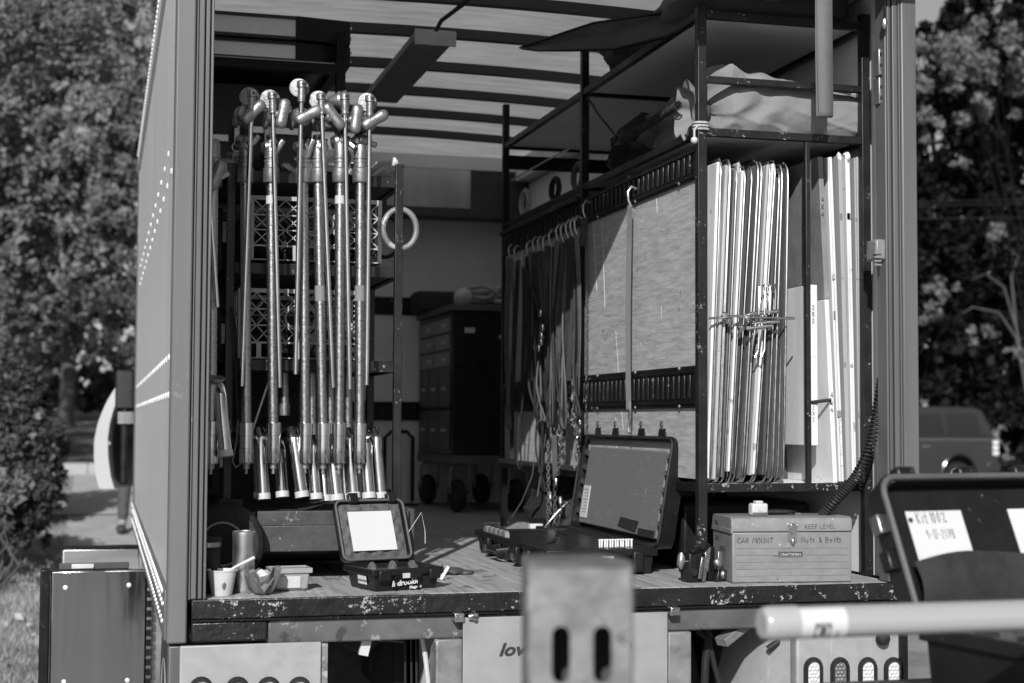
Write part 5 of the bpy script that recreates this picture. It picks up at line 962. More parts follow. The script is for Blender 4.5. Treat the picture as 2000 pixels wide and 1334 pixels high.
# scratches worn into the sunlit plywood
mb = MB(); rr = random.Random(5)
for k in range(46):
    y = rr.uniform(.3, 1.45); z = rr.uniform(1.79, 2.38) if k % 4 else rr.uniform(1.4, 1.6); L_ = rr.choice((.03, .05, .09, .2, .4)); sl = rr.uniform(-.12, .12) if k % 7 else rr.uniform(4, 12); n_ = 5
    dy = L_/math.hypot(1, sl); P = [(RX+.0008, min(1.5, y+dy*i/n_), min(2.41, z+sl*dy*i/n_+rr.uniform(-.002, .002))) for i in range(n_+1)]; P = [p for p in P if (1.77 < p[2] or p[2] < 1.63)]
    if len(P) > 1: mb.tube(P, rr.uniform(.0005, .0011), 4)
mb.build('scratch', 'board_white', rk, kind='stuff')
# thin cords and cables tangled among the straps
for i in range(10):
    px = 1000+i*13.5; q = at(px, 512-i*5, X=RX-.06); e = at(px+random.uniform(-14, 16), random.uniform(790, 960), X=RX-.09); m1 = q.lerp(e, .45)+Vector((-.01, random.uniform(-.12, .12), 0)); m2 = q.lerp(e, .8)+Vector((-.02, random.uniform(-.1, .1), 0)); lp = e+Vector((0, .06, .10))
    t = thing('thin_cord', 'thin dark cord looped among the aisle straps, %s from the end post' % ORD[i], 'cord', e, 'cords among the aisle straps'); MB().tube(spline([q, m1, m2, e, e+Vector((-.005, .04, .01)), lp, q.lerp(e, .6)+Vector((0, .05, 0))], 40) if 'spline' in globals() else [q, m1, m2, e], .0042 if i % 3 else .0065, 6).build('cord', 'rubber' if i % 4 else 'strap_grey', t)
for i, (px, py) in enumerate(((1092, 800), (1108, 815), (1120, 770), (1098, 845), (1075, 990), (1095, 1000))):
    q = at(px, py, X=.46); t = thing('snap_hook', 'bright snap hook in the hanging tangle, %s down' % ORD[i], 'hook', q, 'snap hooks in the hanging tangle'); MB().tube([q+Vector((0, .014*math.cos(a), .03*math.sin(a))) for a in [6.283*k/14 for k in range(14)]], .0045, 6, closed=True).build('ring', 'chrome', t); MB().lathe([(.004, 0), (.009, .006), (.009, .03), (.005, .036)], q+Vector((0, 0, .03)), (0, .2, 1), 10).build('swivel', 'cast_metal', t)
# ---------------------------------------------------------------- parts cabinet at the bulkhead
cbx, cby = .53, 4.02; cz0, cz1 = B+.33, B+1.17
cab = thing('parts_cabinet', 'dark rolling parts cabinet with small drawers at the front bulkhead', 'cabinet', (.75, 4.5, B))
MB().box(cbx+.008, .98, cby, 5.0, cz0, cz1).build('body', 'black_plastic', cab, .006)
MB().box(cbx-.01, 1.0, cby-.02, 5.02, cz1, cz1+.035).build('top', 'cabinet_grey', cab, .004); MB().box(cbx, .99, cby-.01, 5.01, cz0-.05, cz0-.001).build('skirt', 'cabinet_grey', cab, .004)
for r_, (z0, z1, nc) in enumerate(((cz1-.12, cz1-.04, 2), (cz1-.22, cz1-.135, 2), (cz1-.32, cz1-.235, 2), (cz1-.56, cz1-.34, 3), (cz1-.81, cz1-.58, 3))):
    for k in range(nc):
        y0 = cby+.06+k*.88/nc; d = MB().box(cbx-.004, cbx+.0075, y0, y0+.88/nc-.03, z0, z1).build('drawer', 'drawer_clear' if r_ < 3 else 'cabinet_grey', cab, .003); MB().box(cbx-.014, cbx-.0045, y0+.08, y0+.16, (z0+z1)/2-.008, (z0+z1)/2+.008).build('pull', 'light_plastic', d)
for x, y in ((.58, 4.08), (.93, 4.08), (.58, 4.92), (.93, 4.92)):
    w = MB().lathe([(.03, -.025), (.085, -.025), (.095, -.01), (.095, .01), (.085, .025), (.03, .025)], (x, y, B+.097), (1, .2, 0), 20).build('caster', 'rubber', cab); MB().tube([(x-.05, y-.04, B+.11), (x-.05, y-.04, cz0-.09), (x-.03, y-.04, cz0-.055), (x+.06, y-.04, cz0-.055), (x+.06, y-.04, B+.11)], .008, 6).build('fork', 'dull_chrome', w)
    MB().box(x-.04, x+.04, y-.05, y+.05, cz0-.052, cz0-.0505).build('plate', 'black_steel', w)
MB().box(.60, .66, cby-.026, cby-.021, cz1-.13, cz1-.10).build('sticker', 'paper', cab)
tag(MB().blob((.64, 4.2, cz1+.035+.055), (.06, .06, .056), 14, 10, .1, 2).build('tape_ball', 'light_plastic'), 'pale round roll sitting upon the parts cabinet', 'roll')
t = thing('tangled_rope', 'pale tangled rope heaped at the back of the parts cabinet', 'rope', (.85, 4.3, cz1+.035)); mb = MB()
for k in range(6): mb.tube(spline([Vector((.74+random.uniform(-.06, .2), 4.1+random.uniform(0, .3), cz1+.05+random.uniform(0, .12))) for _ in range(5)], 24), .012, 6)
mb.tube(spline([Vector((.8, 4.05, cz1+.06)), Vector((.9, 3.97, cz1+.04)), Vector((.86, 3.96, cz1-.1)), Vector((.8, 3.965, cz1-.16))], 16), .012, 6); mb.build('rope', 'rope', t)
t = thing('black_bar_case', 'long black bag resting on top of the parts cabinet', 'bag', (.8, 4.75, cz1+.035)); MB().box(.45, 1.1, 4.7, 4.9, cz1+.0355, cz1+.17).build('body', 'strap_black', t, .03, seg=3)
t = thing('hand_truck', 'small black hand truck folded against the bulkhead', 'hand truck', (.2, 4.9, B)); MB().tube([(.3, 4.9, B+.02), (.3, 4.9, B+.42), (.34, 4.9, B+.46), (.44, 4.9, B+.46), (.48, 4.9, B+.42), (.48, 4.9, B+.02)], .012, 8).build('frame', 'black_steel', t); MB().box(.29, .49, 4.78, 4.91, B+.003, B+.012).build('toe_plate', 'black_steel', t)
# ---------------------------------------------------------------- hard cases
def shell(mb, x0, x1, y0, y1, z0, z1, th, open_top=True, taper=.0):
    o0 = [(x0+taper, y0+taper, z0), (x1-taper, y0+taper, z0), (x1-taper, y1-taper, z0), (x0+taper, y1-taper, z0)]; o1 = [(x0, y0, z1), (x1, y0, z1), (x1, y1, z1), (x0, y1, z1)]
    i1 = [(x0+th, y0+th, z1), (x1-th, y0+th, z1), (x1-th, y1-th, z1), (x0+th, y1-th, z1)]; i0 = [(x0+th+taper, y0+th+taper, z0+th), (x1-th-taper, y0+th+taper, z0+th), (x1-th-taper, y1-th-taper, z0+th), (x0+th+taper, y1-th-taper, z0+th)]
    f = [(3, 2, 1, 0)]+[(i, (i+1) % 4, 4+(i+1) % 4, 4+i) for i in range(4)]+[(4+i, 4+(i+1) % 4, 8+(i+1) % 4, 8+i) for i in range(4)]+[(8+i, 8+(i+1) % 4, 12+(i+1) % 4, 12+i) for i in range(4)]+[(12, 13, 14, 15)]
    return mb.add(o0+o1+i1+i0, f)
def rrect(w, h, r, n=5): return [(sx*(w/2-r)+r*math.cos(a), sy*(h/2-r)+r*math.sin(a)) for sx, sy, a0 in ((1, 1, 0), (-1, 1, 90), (-1, -1, 180), (1, -1, 270)) for a in [rad(a0+90*i/n) for i in range(n+1)]]
# big open case: long side runs into the truck, lid stands along its right side
bc = thing('open_hard_case', 'big black hard case open on the bed with its foam lined lid raised', 'case', (.25, .9, B)); x0, x1, y0, y1, hb = .062, .448, .42, 1.46, .087
shell(MB(), x0, x1, y0, y1, B+.001, B+hb, .01, taper=.012).build('base', 'black_plastic', bc, .012, seg=3)
mb = MB(); shell(mb, x0-.008, x1+.008, y0-.008, y1+.008, B+hb-.022, B+hb+.002, .018); mb.build('rim', 'black_plastic', bc, .003)
for k in range(7): yy = y0+.08+k*(y1-y0-.16)/6; MB().box(x0-.006, x0+.012, yy-.008, yy+.008, B+.012, B+hb-.022).build('rib', 'black_plastic', bc, .003)
for k in range(4): xx = x0+.05+k*(x1-x0-.1)/3; MB().box(xx-.006, xx+.006, y0-.006, y0+.014, B+.012, B+hb-.022).build('rib', 'black_plastic', bc, .003)
MB().box(x0+.012, x1-.012, y0+.012, y1-.012, B+.05, B+hb-.012).build('tray', 'tray_wood', bc)
for yy in (.62, .78, 1.2): # draw latches and handle on the long side
    l_ = MB().box(x0-.03, x0-.008, yy-.03, yy+.03, B+.02, B+hb-.01).build('latch', 'black_plastic', bc, .006); MB().box(x0-.034, x0-.0305, yy-.02, yy+.02, B+.026, B+.05).build('latch_plate', 'dull_chrome', l_)
MB().tube([(x0-.01, .92, B+.05), (x0-.045, .93, B+.045), (x0-.045, 1.07, B+.045), (x0-.01, 1.08, B+.05)], .011, 8).build('handle', 'black_plastic', bc)
lt = MB().box(x1-.09, x1-.05, y0-.03, y0-.008, B+.012, B+hb-.004).build('latch', 'black_plastic', bc, .006)
st_ = MB().box(x1-.20, x1-.155, y0-.0105, y0-.0085, B+.03, B+.066).build('sticker', 'paper', bc)
w_ = MB(); 
for i in range(5): w_.prism([(x0+.02, y1-.10-.07*i, B+hb-.012), (x0+.02, y1-.03-.07*i, B+hb-.012), (x0+.02, y1-.036-.07*i, B+hb+.012), (x0+.02, y1-.052-.07*i, B+hb+.02), (x0+.02, y1-.082-.07*i, B+hb+.02), (x0+.02, y1-.094-.07*i, B+hb+.012)], (.018, 0, 0))
w_.build('notched_bar', 'tray_wood', bc)
mb = MB()
for i in range(13): mb.lathe([(.0038, 0), (.0038, .028), (.0055, .0285), (.0055, .034)], (.305+.010*i, .60+.006*(i % 2), B+hb-.011), (0, 0, 1), 8)
mb.build('bolts', 'rivet', bc, kind='stuff')
for i in range(4): MB().tube([(.12+.075*i+.03*math.cos(a), .52+.02*math.sin(a), B+hb-.006) for a in [6.283*k/16 for k in range(16)]], .004, 6, closed=True).build('ring', 'rubber', bc)
for i in range(5): MB().bar((.15+.05*i, .75+.1*i, B+hb-.006), (.2+.04*i, .82+.12*i, B+hb-.002), .012, .008).build('bracket', 'black_steel', bc)
# lid
tilt = rad(9); LM = Matrix.Translation((x1+.012, y0, B+hb-.004)) @ Matrix.Rotation(tilt, 4, 'Y')   # local: y along hinge, z up the lid, x outward
lw, lh, ld_ = y1-y0+.02, .40, .06; ld = MB(LM); lr = rrect(lw, lh, .035); K = len(lr); P0 = [(0, lw/2+u, lh/2+v) for u, v in lr]; P1 = [(ld_, lw/2+u*.97, lh/2+v*.95) for u, v in lr]; P2 = [(0, lw/2+u*.955, lh/2+v*.90) for u, v in lr]; P3 = [(ld_-.012, lw/2+u*.945, lh/2+v*.88) for u, v in lr]
ld.add(P0+P1+P2+P3, [(i, (i+1) % K, K+(i+1) % K, K+i) for i in range(K)]+[tuple(range(K, 2*K))]+[(2*K+i, 2*K+(i+1) % K, (i+1) % K, i) for i in range(K)]+[(3*K+i, 3*K+(i+1) % K, 2*K+(i+1) % K, 2*K+i) for i in range(K)]+[tuple(range(4*K-1, 3*K-1, -1))])
lid = ld.build('lid', 'black_plastic', bc); MB(LM).tube([(-.002, lw/2+u*.985, lh/2+v*.96) for u, v in lr], .006, 6, closed=True).build('gasket', 'rubber', lid)
MB(LM).box(.012, .03, .075, lw-.075, .035, lh-.05).build('foam', 'foam_flat', lid, .006)
for yy in (.05, lw-.05):
    for k in range(5): MB(LM).bar((.004, yy, .09+.06*k), (.03, yy+(.03 if yy < .5 else -.03), .075+.06*k), .008, .02).build('strap_tab', 'strap_black', lid)
MB(LM).box(.0095, .0118, lw-.17, lw-.085, .06, .19).build('label', 'paper', lid)
for i in range(8): MB(LM).box(.0088, .0094, lw-.16, lw-.1-.01*(i % 3), .172-.013*i, .1745-.013*i).build('print_line', 'ink_grey', lid)
MB(LM).prism([(.0115, .49, .055), (.0115, .29, .045), (.0115, .27, .085), (.0115, .47, .09)], (-.003, 0, 0)).build('tape_patch', 'ink', lid); MB(LM).box(.0085, .0115, .09, .26, .035, .062).build('tape_patch', 'ink', lid)
for yy in (.16, .38, .68, .90):
    l_ = MB(LM).box(.006, .045, yy-.035, yy+.035, lh-.004, lh+.03).build('latch', 'black_plastic', lid, .006); MB(LM).prism([(.012, yy-.018, lh+.03), (.03, yy-.018, lh+.03), (.022, yy-.018, lh+.085), (.010, yy-.018, lh+.085)], (0, .036, 0)).build('latch_arm', 'black_plastic', l_, .004); MB(LM).box(.0, .008, yy-.006, yy+.012, lh+.038, lh+.055).build('latch_tooth', 'cabinet_grey', l_)
# small open case with white sheet in its lid
def small_case():
    o = Vector((-.60, .08, B)); d = Vector((.203, .059, 0)).normalized(); M = frame_m(o, d, Vector((-d.y, d.x, 0))); L_, D_, H_ = .235, .20, .065
    t = thing('small_case', 'small black hard case with a white sheet in its raised lid', 'case', o)
    shell(MB(M), 0, L_, 0, D_, .001, H_, .006, taper=.012).build('base', 'black_plastic', t, .008, seg=3); mb = MB(M); shell(mb, -.008, L_+.008, -.008, D_+.008, H_-.016, H_+.004, .012); mb.build('rim', 'black_plastic', t, .003)
    for x in (.03, .205): l_ = MB(M).box(x-.02, x+.02, -.022, -.008, .034, H_+.002).build('latch', 'black_plastic', t, .005)
    for x in (.0755, .155): MB(M).box(x-.003, x+.003, -.004, .012, .006, H_-.016).build('rib', 'black_plastic', t)
    MB(M).cyl((.085, -.012, .048), (.155, -.012, .048), .009, n=12).build('handle', 'black_plastic', t); MB(M).box(.09, .115, -.0225, -.0205, .041, .056).build('handle_tag', 'light_plastic', t)
    F = M @ frame_m((.048, .009-.0085, .004), (1, 0, .04), (0, .12, 1)); lettering('Indrookie', M @ frame_m((.062, -.0015, .014), (1, 0, .08), (0, 0, 1)), .024, t, 'paper', .25, width=1.02, bold=.0007); lettering('Magnets', M @ frame_m((.125, -.0005, .0045), (1, 0, .08), (0, 0, 1)), .0125, t, 'paper', bold=.0004)
    s_ = MB(M).prism([(.004, .055, .018), (.004, .115, .018), (.0005, .115, .045), (.0005, .055, .045)], (-.0012, 0, 0)).build('sticker', 'paper', t); lettering('ANDROID MAGNET KIT', M @ frame_m((-.0008, .112, .028), (0, -1, 0), (-.0, 0, 1)), .0058, s_, 'ink_grey')
    for i in range(9): MB(M).blob((.02+.024*i, .05+.05*(i % 3), H_-.01), (.016, .02, .022), 10, 7, .15, 3, i).build('foam_wad', 'foam', t)
    MB(M).tube([(L_+.0, .03, H_-.004), (L_+.03, .03, H_-.004), (L_+.034, .034, H_+.004)], .005, 8).build('catch_bar', 'tub_lid', t)
    mb = MB(M); mb.tube([(L_*.95, D_, H_+.1), (L_+.05, D_+.03, H_+.16), (L_+.06, D_+.02, H_+.10), (L_+.05, D_, H_+.06)], .0012, 5); mb.build('lanyard', 'light_plastic', t)
    # lid
    LMx = M @ Matrix.Translation((L_/2, D_+.004, H_+.012)) @ Matrix.Rotation(rad(-23), 4, 'X'); w, h, dd = L_+.018, .21, .03; lr = rrect(w, h, .022); K = len(lr)
    mb = MB(LMx); P0 = [(u, 0, h/2+v) for u, v in lr]; P1 = [(u*.96, dd, h/2+v*.95) for u, v in lr]; P2 = [(u*.93, 0, h/2+v*.92) for u, v in lr]; P3 = [(u*.92, dd*.6, h/2+v*.91) for u, v in lr]
    mb.add(P0+P1+P2+P3, [(i, K+i, K+(i+1) % K, (i+1) % K) for i in range(K)]+[tuple(range(2*K-1, K-1, -1))]+[(2*K+i, i, (i+1) % K, 2*K+(i+1) % K) for i in range(K)]+[(3*K+i, 2*K+i, 2*K+(i+1) % K, 3*K+(i+1) % K) for i in range(K)]+[tuple(range(3*K, 4*K))]); l = mb.build('lid', 'black_plastic', t)
    MB(LMx).tube([(u*.965, -.002, h/2+v*.96) for u, v in lr], .0042, 8, closed=True).build('gasket', 'strap_grey', l)
    def egg(u, v): x, z = (u-.5)*w*.90, (v-.5)*h*.88+h/2; e = min(1, 10*min(u, 1-u, v, 1-v)); return (x, .012-.006*(math.sin(u*26)*math.sin(v*22)+1)*e, z)
    MB(LMx).grid(egg, 46, 38).build('foam', 'foam', l); MB(LMx).box(-.085, .073, -.0035, -.0022, .033, .167).build('sheet', 'paper', l)
    for x in (-.055, .085): MB(LMx).box(x-.017, x+.017, -.008, .016, h-.012, h+.022).build('latch', 'black_plastic', l, .004)
small_case()
# ---------------------------------------------------------------- toolbox
def toolbox():
    o = Vector((.594, .085, B+.001)); d = Vector((.41, -.045, 0)).normalized(); bk = Vector((-d.y, d.x, 0)); M = frame_m(o, d, bk); L_, D_, H_ = .412, .225, .165; t = thing('toolbox', 'grey steel toolbox with marker writing beside the rack', 'toolbox', o)
    body = MB(M).box(0, L_, 0, D_, 0, H_).build('body', 'toolbox', t, .004)
    for k in range(5): MB(M).box(.012, L_-.012, -.0016, .0, .022+.0225*k, .0405+.0225*k).build('ridge', 'toolbox', body, .0012)
    prof = [(0, H_+.002), (0, H_+.035), (.006, H_+.046), (.018, H_+.051), (D_-.018, H_+.051), (D_-.006, H_+.046), (D_, H_+.035), (D_, H_+.002)]
    mb = MB(M); mb.prism([(-.003, y, z) for y, z in prof], (L_+.006, 0, 0)); lid = mb.build('lid', 'toolbox', t, .003); MB(M).box(-.005, .004, -.002, D_+.002, H_-.004, H_+.012).build('end_band', 'toolbox', lid, .002)
    F = lambda x, z: M @ frame_m((x, -.0008, z), (1, 0, 0), (0, 0, 1))
    scrawl('CAR MOUNT', F(.016, H_-.036), .0185, body, th=.045, step=.80); scrawl('NUTS & BOLTS'.replace('UTS', 'uts').replace('OLTS', 'olts'), F(.236, H_-.034), .0185, body, th=.045, step=.78); scrawl('KEEP LEVEL', F(.25, H_+.012), .014, lid, th=.05, step=.80)
    S_ = lambda y, z: M @ frame_m((-.0012, y, z), (0, -1, 0), (0, 0, 1)); scrawl('CAR', S_(D_-.03, H_-.035), .016, body, th=.05); scrawl('MOUNT', S_(D_-.09, H_-.065), .014, body, th=.05)
    S2 = M @ frame_m((-.0042, D_-.03, H_+.018), (0, -1, 0), (0, 0, 1)); scrawl('TOOL', S2, .013, lid, th=.05)
    lx = .205; la_ = MB(M).prism([(lx-.018, 0, H_+.03), (lx+.02, 0, H_+.03), (lx+.016, 0, H_-.0), (lx+.015, 0, H_-.03), (lx, 0, H_-.046), (lx-.012, 0, H_-.03), (lx-.014, 0, H_)], (0, -.005, 0)).build('latch', 'chrome', t, .001)
    MB(M).box(lx-.008, lx+.01, -.010, -.005, H_-.005, H_+.028).build('latch_bar', 'chrome', la_, .002); MB(M).blob((lx+.001, -.008, H_-.032), (.007, .005, .012), 10, 7, 0).build('latch_tongue', 'chrome', la_)
    for dx_ in (-.014, .016): MB(M).blob((lx+dx_, -.006, H_+.024), (.0035, .003, .0035), 8, 6, 0).build('rivet', 'chrome', la_)
    bd_ = MB(M).box(.156, .242, -.0035, -.0017, .083, .103).build('name_plate', 'cast_metal', body); MB(M).box(.160, .238, -.0042, -.0036, .0865, .0995).build('plate_field', 'ink', bd_); lettering('CRAFTSMAN', M @ frame_m((.1625, -.0044, .0885), (1, 0, 0), (0, 0, 1)), .0118, bd_, 'paper', width=1.06, depth=.0003)
    MB(M).blob((.19, D_*.5, H_+.061), (.072, .016, .009), 16, 8, .03).build('handle', 'rubber', lid)
    for x in (.12, .26): MB(M).box(x-.01, x+.01, D_*.5-.012, D_*.5+.012, H_+.0505, H_+.058).build('handle_mount', 'dull_chrome', lid)
    q = M @ Vector((.105, .05, H_+.052)); b = thing('small_dispenser', 'small pale plastic dispenser standing on the toolbox lid', 'dispenser', q); Mq = Matrix.Translation(q)
    MB(Mq).box(-.029, .029, -.018, .018, 0, .042).build('body', 'light_plastic', b, .007, seg=3); MB(Mq).box(-.027, .027, -.0186, -.012, .001, .012).build('foot', 'strap_grey', b); MB(Mq).box(-.013, .013, -.012, .012, .042, .05).build('cap', 'light_plastic', b, .002); MB(Mq).cyl((0, -.0181, .024), (0, -.0205, .024), .009, n=14).build('button', 'light_plastic', b)
toolbox()
# black clamp beside the toolbox
def jaw():
    o = at(1378, 1137, Z=B); t = thing('jaw_clamp', 'black jaw clamp with bright screws beside the toolbox', 'clamp', o); M = Matrix.Translation(o) @ Matrix.Rotation(rad(12), 4, 'Z') @ Matrix.Scale(1.15, 4)
    MB(M).box(-.055, -.008, .0, .05, .001, .085).build('jaw', 'black_plastic', t, .006); MB(M).box(.014, .038, .005, .06, .003, .10).build('jaw', 'black_steel', t, .006)
    MB(M).prism([(-.012, -.006, .03), (.006, -.006, .03), (.016, -.006, .10), (-.002, -.006, .10)], (0, .02, 0)).build('plate', 'cast_metal', t, .002); MB(M).box(-.006, .012, -.008, .03, .066, .082).build('plate', 'chrome', t, .002)
    MB(M).bar((-.012, -.004, .002), (-.004, -.002, .04), .012, .008).build('screw', 'dull_chrome', t); MB(M).cyl((-.07, .02, .06), (.045, .02, .05), .006, n=10).build('screw', 'chrome', t)
    MB(M).blob((-.072, .018, .062), (.012, .012, .024), 12, 8, .15).build('wing_nut', 'cast_metal', t); MB(M).prism([(.04, -.004, .02), (.062, -.004, .035), (.056, -.004, .085), (.042, -.004, .088)], (0, .014, 0)).build('lever', 'cast_metal', t, .003); MB(M).blob((.058, .0, .02), (.016, .016, .018), 10, 7, .1).build('knob', 'dull_chrome', t)
    MB(M).bar((-.03, -.012, .012), (-.018, -.014, .074), .012, .008).build('jaw_rib', 'dull_chrome', t, .002); MB(M).cyl((-.045, -.01, .03), (-.045, .055, .034), .011, n=12).build('roller', 'rubber', t); MB(M).lathe([(.006, 0), (.013, .004), (.013, .016), (.007, .02)], (.03, -.012, .055), (0, -1, .2), 12).build('knob', 'cast_metal', t)
    MB(M).tube([(-.05, -.004, .088), (-.03, -.008, .1), (-.006, -.006, .094), (.01, -.004, .108)], .006, 8).build('handle_bar', 'black_steel', t); MB(M).prism([(.03, -.01, .0), (.06, -.014, .004), (.066, -.01, .03), (.04, -.008, .034)], (0, .03, 0)).build('foot_block', 'black_plastic', t, .003)
jaw()
# ---------------------------------------------------------------- breakfast things on the sill
o = at(433, 1163, Z=B); t = thing('yoghurt_cup', 'white yoghurt cup with a plastic spoon standing on the sill', 'cup', o); MB().lathe([(.029, .001), (.031, .004), (.044, .074), (.0465, .075), (.0465, .078), (.043, .078), (.0425, .066)], o, (0, 0, 1), 28, cap=False).build('cup', 'yoghurt', t)
MB().lathe([(.0, .002), (.029, .001)], o, (0, 0, 1), 24, cap=False).build('base', 'yoghurt', t); MB().lathe([(.0, .064), (.025, .066), (.0422, .063)], o, (0, 0, 1), 24, cap=False).build('yoghurt', 'paper', t); MB().blob(o+Vector((.004, -.0355, .035)), (.006, .003, .014), 10, 7, .2).build('print', 'ink_grey', t)
s0 = o+Vector((.01, 0, .066)); MB().tube([s0, s0+Vector((.03, .008, .018)), s0+Vector((.088, .015, .045))], [.0035, .0042, .005], 8).build('spoon', 'paper', t)
o = at(475, 1157, Z=B); t = thing('steel_tumbler', 'tall brushed steel tumbler standing on the sill', 'tumbler', o); MB().lathe([(.030, .001), (.032, .006), (.0335, .01), (.0345, .17), (.0355, .174), (.0355, .186), (.033, .188), (.031, .184), (.0, .182)], o, (0, 0, 1), 32, cap=False).build('body', 'steel_mug', t); MB().lathe([(.0, .1835), (.024, .186), (.0305, .1855)], o, (0, 0, 1), 24, cap=False).build('lid', 'tub_lid', t)
o = Vector((at(402, 1155, Z=B).x, .16, B)); t = thing('dark_mug', 'dark cup beside the left post', 'cup', o); MB().lathe([(.034, .001), (.036, .004), (.04, .15), (.041, .152), (.041, .168), (.038, .17)], o, (0, 0, 1), 24).build('body', 'rubber', t); MB().lathe([(.0405, .142), (.0415, .143), (.0415, .156), (.0405, .157)], o, (0, 0, 1), 24, cap=False).build('band', 'dull_chrome', t)
o = at(513, 1161, Z=B); t = thing('muffin', 'half eaten muffin in a dark folded paper wrapper', 'muffin', o); rng2 = random.Random(3)
def wrap(u, v): a = 6.283*u; k = v; top = .045+.03*abs(math.sin(a*2+.5))+.012*math.sin(a*5); r = .022+.030*k**.7+.006*math.sin(a*9)*k; return o+Vector((r*math.cos(a)*1.0, r*math.sin(a), .001+top*k))
m_ = MB().grid(wrap, 49, 10).build('wrapper', 'muffin_paper', t, sharp=180); so_ = m_.modifiers.new('thick', 'SOLIDIFY'); so_.thickness = .0012
MB().blob(o+Vector((.0, .0, .04)), (.034, .034, .034), 22, 14, .12, 4, 2).build('cake', 'crumb', t)
MB().prism([o+Vector((-.028, -.036, .052)), o+Vector((.0, -.05, .012)), o+Vector((.03, -.036, .05)), o+Vector((.012, -.034, .062))], (0, .003, 0)).build('paper_fold', 'muffin_paper', t)
def tub():
    o = at(545, 1155, Z=B); t = thing('plastic_tub', 'clear plastic food tub with a lid standing on the sill', 'tub', o); M = Matrix.Translation(o+Vector((-.02, .0, 0))) @ Matrix.Rotation(rad(4), 4, 'Z'); w, d_, h = .118, .085, .062
    MB(M).hexa([(.006, .004, .001), (w-.006, .004, .001), (w-.006, d_-.004, .001), (.006, d_-.004, .001), (0, 0, h), (w, 0, h), (w, d_, h), (0, d_, h)]).build('body', 'tub_plastic', t, .008, seg=3); MB(M).hexa([(.012, -.0008, .008), (w-.03, -.0008, .008), (w-.03, .003, .008), (.012, .003, .008), (.012, -.003, .045), (w-.03, -.003, .045), (w-.03, .003, .045), (.012, .003, .045)]).build('label_panel', 'light_plastic', t, .002)
    mb = MB(M); shell(mb, -.006, w+.006, -.006, d_+.006, h-.008, h+.008, .006); mb.build('rim', 'tub_plastic', t, .002); MB(M).box(.004, w-.004, .004, d_-.004, h+.001, h+.004).build('lid', 'tub_lid', t)
tub()
o = at(885, 1123, Z=B); t = thing('folded_glove', 'dark leather glove lying on the bed beside the small case', 'glove', o); MB().blob(o+Vector((0, .01, .012)), (.045, .03, .014), 18, 10, .2, 3, 1, flat=.011).build('palm', 'leather', t); MB().blob(o+Vector((.045, .0, .008)), (.03, .014, .009), 14, 8, .15, 3, 4, flat=.0075).build('finger', 'leather', t); MB().blob(o+Vector((-.03, -.008, .02)), (.02, .014, .016), 12, 8, .2, 3, 6).build('cuff', 'leather', t)
o = at(860, 1134, Z=B); t = thing('pencil', 'flat pale carpenter pencil leaning against the glove', 'pencil', o); MB().bar(o+Vector((0, -.002, .004)), o+Vector((.03, .012, .046)), .011, .004, (0, 1, 0)).build('shaft', 'pencil', t)
# ---------------------------------------------------------------- foreground, out of focus
fz = at(1030, 1100, Y=-2.72).z; fx0, fx1 = at(1030, 1150, Y=-2.72).x, at(1228, 1150, Y=-2.72).x; fg = thing('steel_post', 'galvanised steel post with two slots standing behind the truck', 'post', (-.83, -2.65, .02)); D2 = .13
def slot_plate(x0, x1, z0, z1, y, sl, mt, par):      # plate split round two upright slots
    xs_ = [x0]+[v for s in sl for v in s[:2]]+[x1]; zb, ztp = sl[0][2], sl[0][3]; mb = MB()
    mb.box(x0, x1, y, y+.006, ztp, z1); mb.box(x0, x1, y, y+.006, z0, zb)
    for i in range(0, len(xs_), 2): mb.box(xs_[i], xs_[i+1], y, y+.006, zb, ztp)
    for a, b, c, d in sl:
        r = (b-a)/2; cx = (a+b)/2
        for sg, zc in ((1, d), (-1, c)):
            for k in range(8):
                t0, t1 = math.pi*k/8, math.pi*(k+1)/8; p = [(cx+r*math.cos(t0), zc-sg*r+sg*r*math.sin(t0)), (cx+r*math.cos(t1), zc-sg*r+sg*r*math.sin(t1))]
                q = [(p[0][0], y, p[0][1]), (p[1][0], y, p[1][1]), (p[1][0], y, zc), (p[0][0], y, zc)]; mb.prism(q if sg < 0 else q[::-1], (0, .006, 0))
    return mb.build('slotted_face', mt, par)
s1 = (at(1076, 1240, Y=-2.72).x, at(1110, 1240, Y=-2.72).x); s2 = (at(1153, 1240, Y=-2.72).x, at(1187, 1240, Y=-2.72).x); ztp, zbt = at(1093, 1221, Y=-2.72).z, at(1093, 1332, Y=-2.72).z
slot_plate(fx0+.004, fx1-.004, .05, fz-.006, -2.72, [(s1[0], s1[1], zbt, ztp), (s2[0], s2[1], zbt, ztp)], 'post_galv', fg)
for x in (fx0, fx1-.006): MB().box(x, x+.006, -2.714, -2.72+D2, .05, fz-.004).build('side_plate', 'post_galv', fg, .002)
for x in (fx0+.005, fx1-.005): MB().cyl((x, -2.715, .05), (x, -2.715, fz-.004), .0052, n=10).build('corner', 'post_galv', fg)
MB().prism([(fx0, -2.72, fz-.0058), (fx1, -2.72, fz-.0058), (fx1, -2.72+D2*.45, fz-.0058), (fx1-.022, -2.72+D2, fz-.0058), (fx0, -2.72+D2, fz-.0058)], (0, 0, .006)).build('top_plate', 'post_galv', fg, .003); MB().box(fx0+.006, fx1-.006, -2.72+D2-.006, -2.72+D2, .05, fz-.03).build('back_plate', 'bow_steel', fg); MB().box(fx0-.08, fx1+.08, -2.8, -2.5, .021, .05).build('base_plate', 'post_galv', fg, .003)  # back plate coloured dark to give the shade inside the post
fg.location = (fx0, -2.72, .02)
for ch in fg.children: ch.location = Vector((-.83, -2.65, .02))-Vector((fx0, -2.72, .02))
fg.rotation_euler = (0, 0, rad(-12))
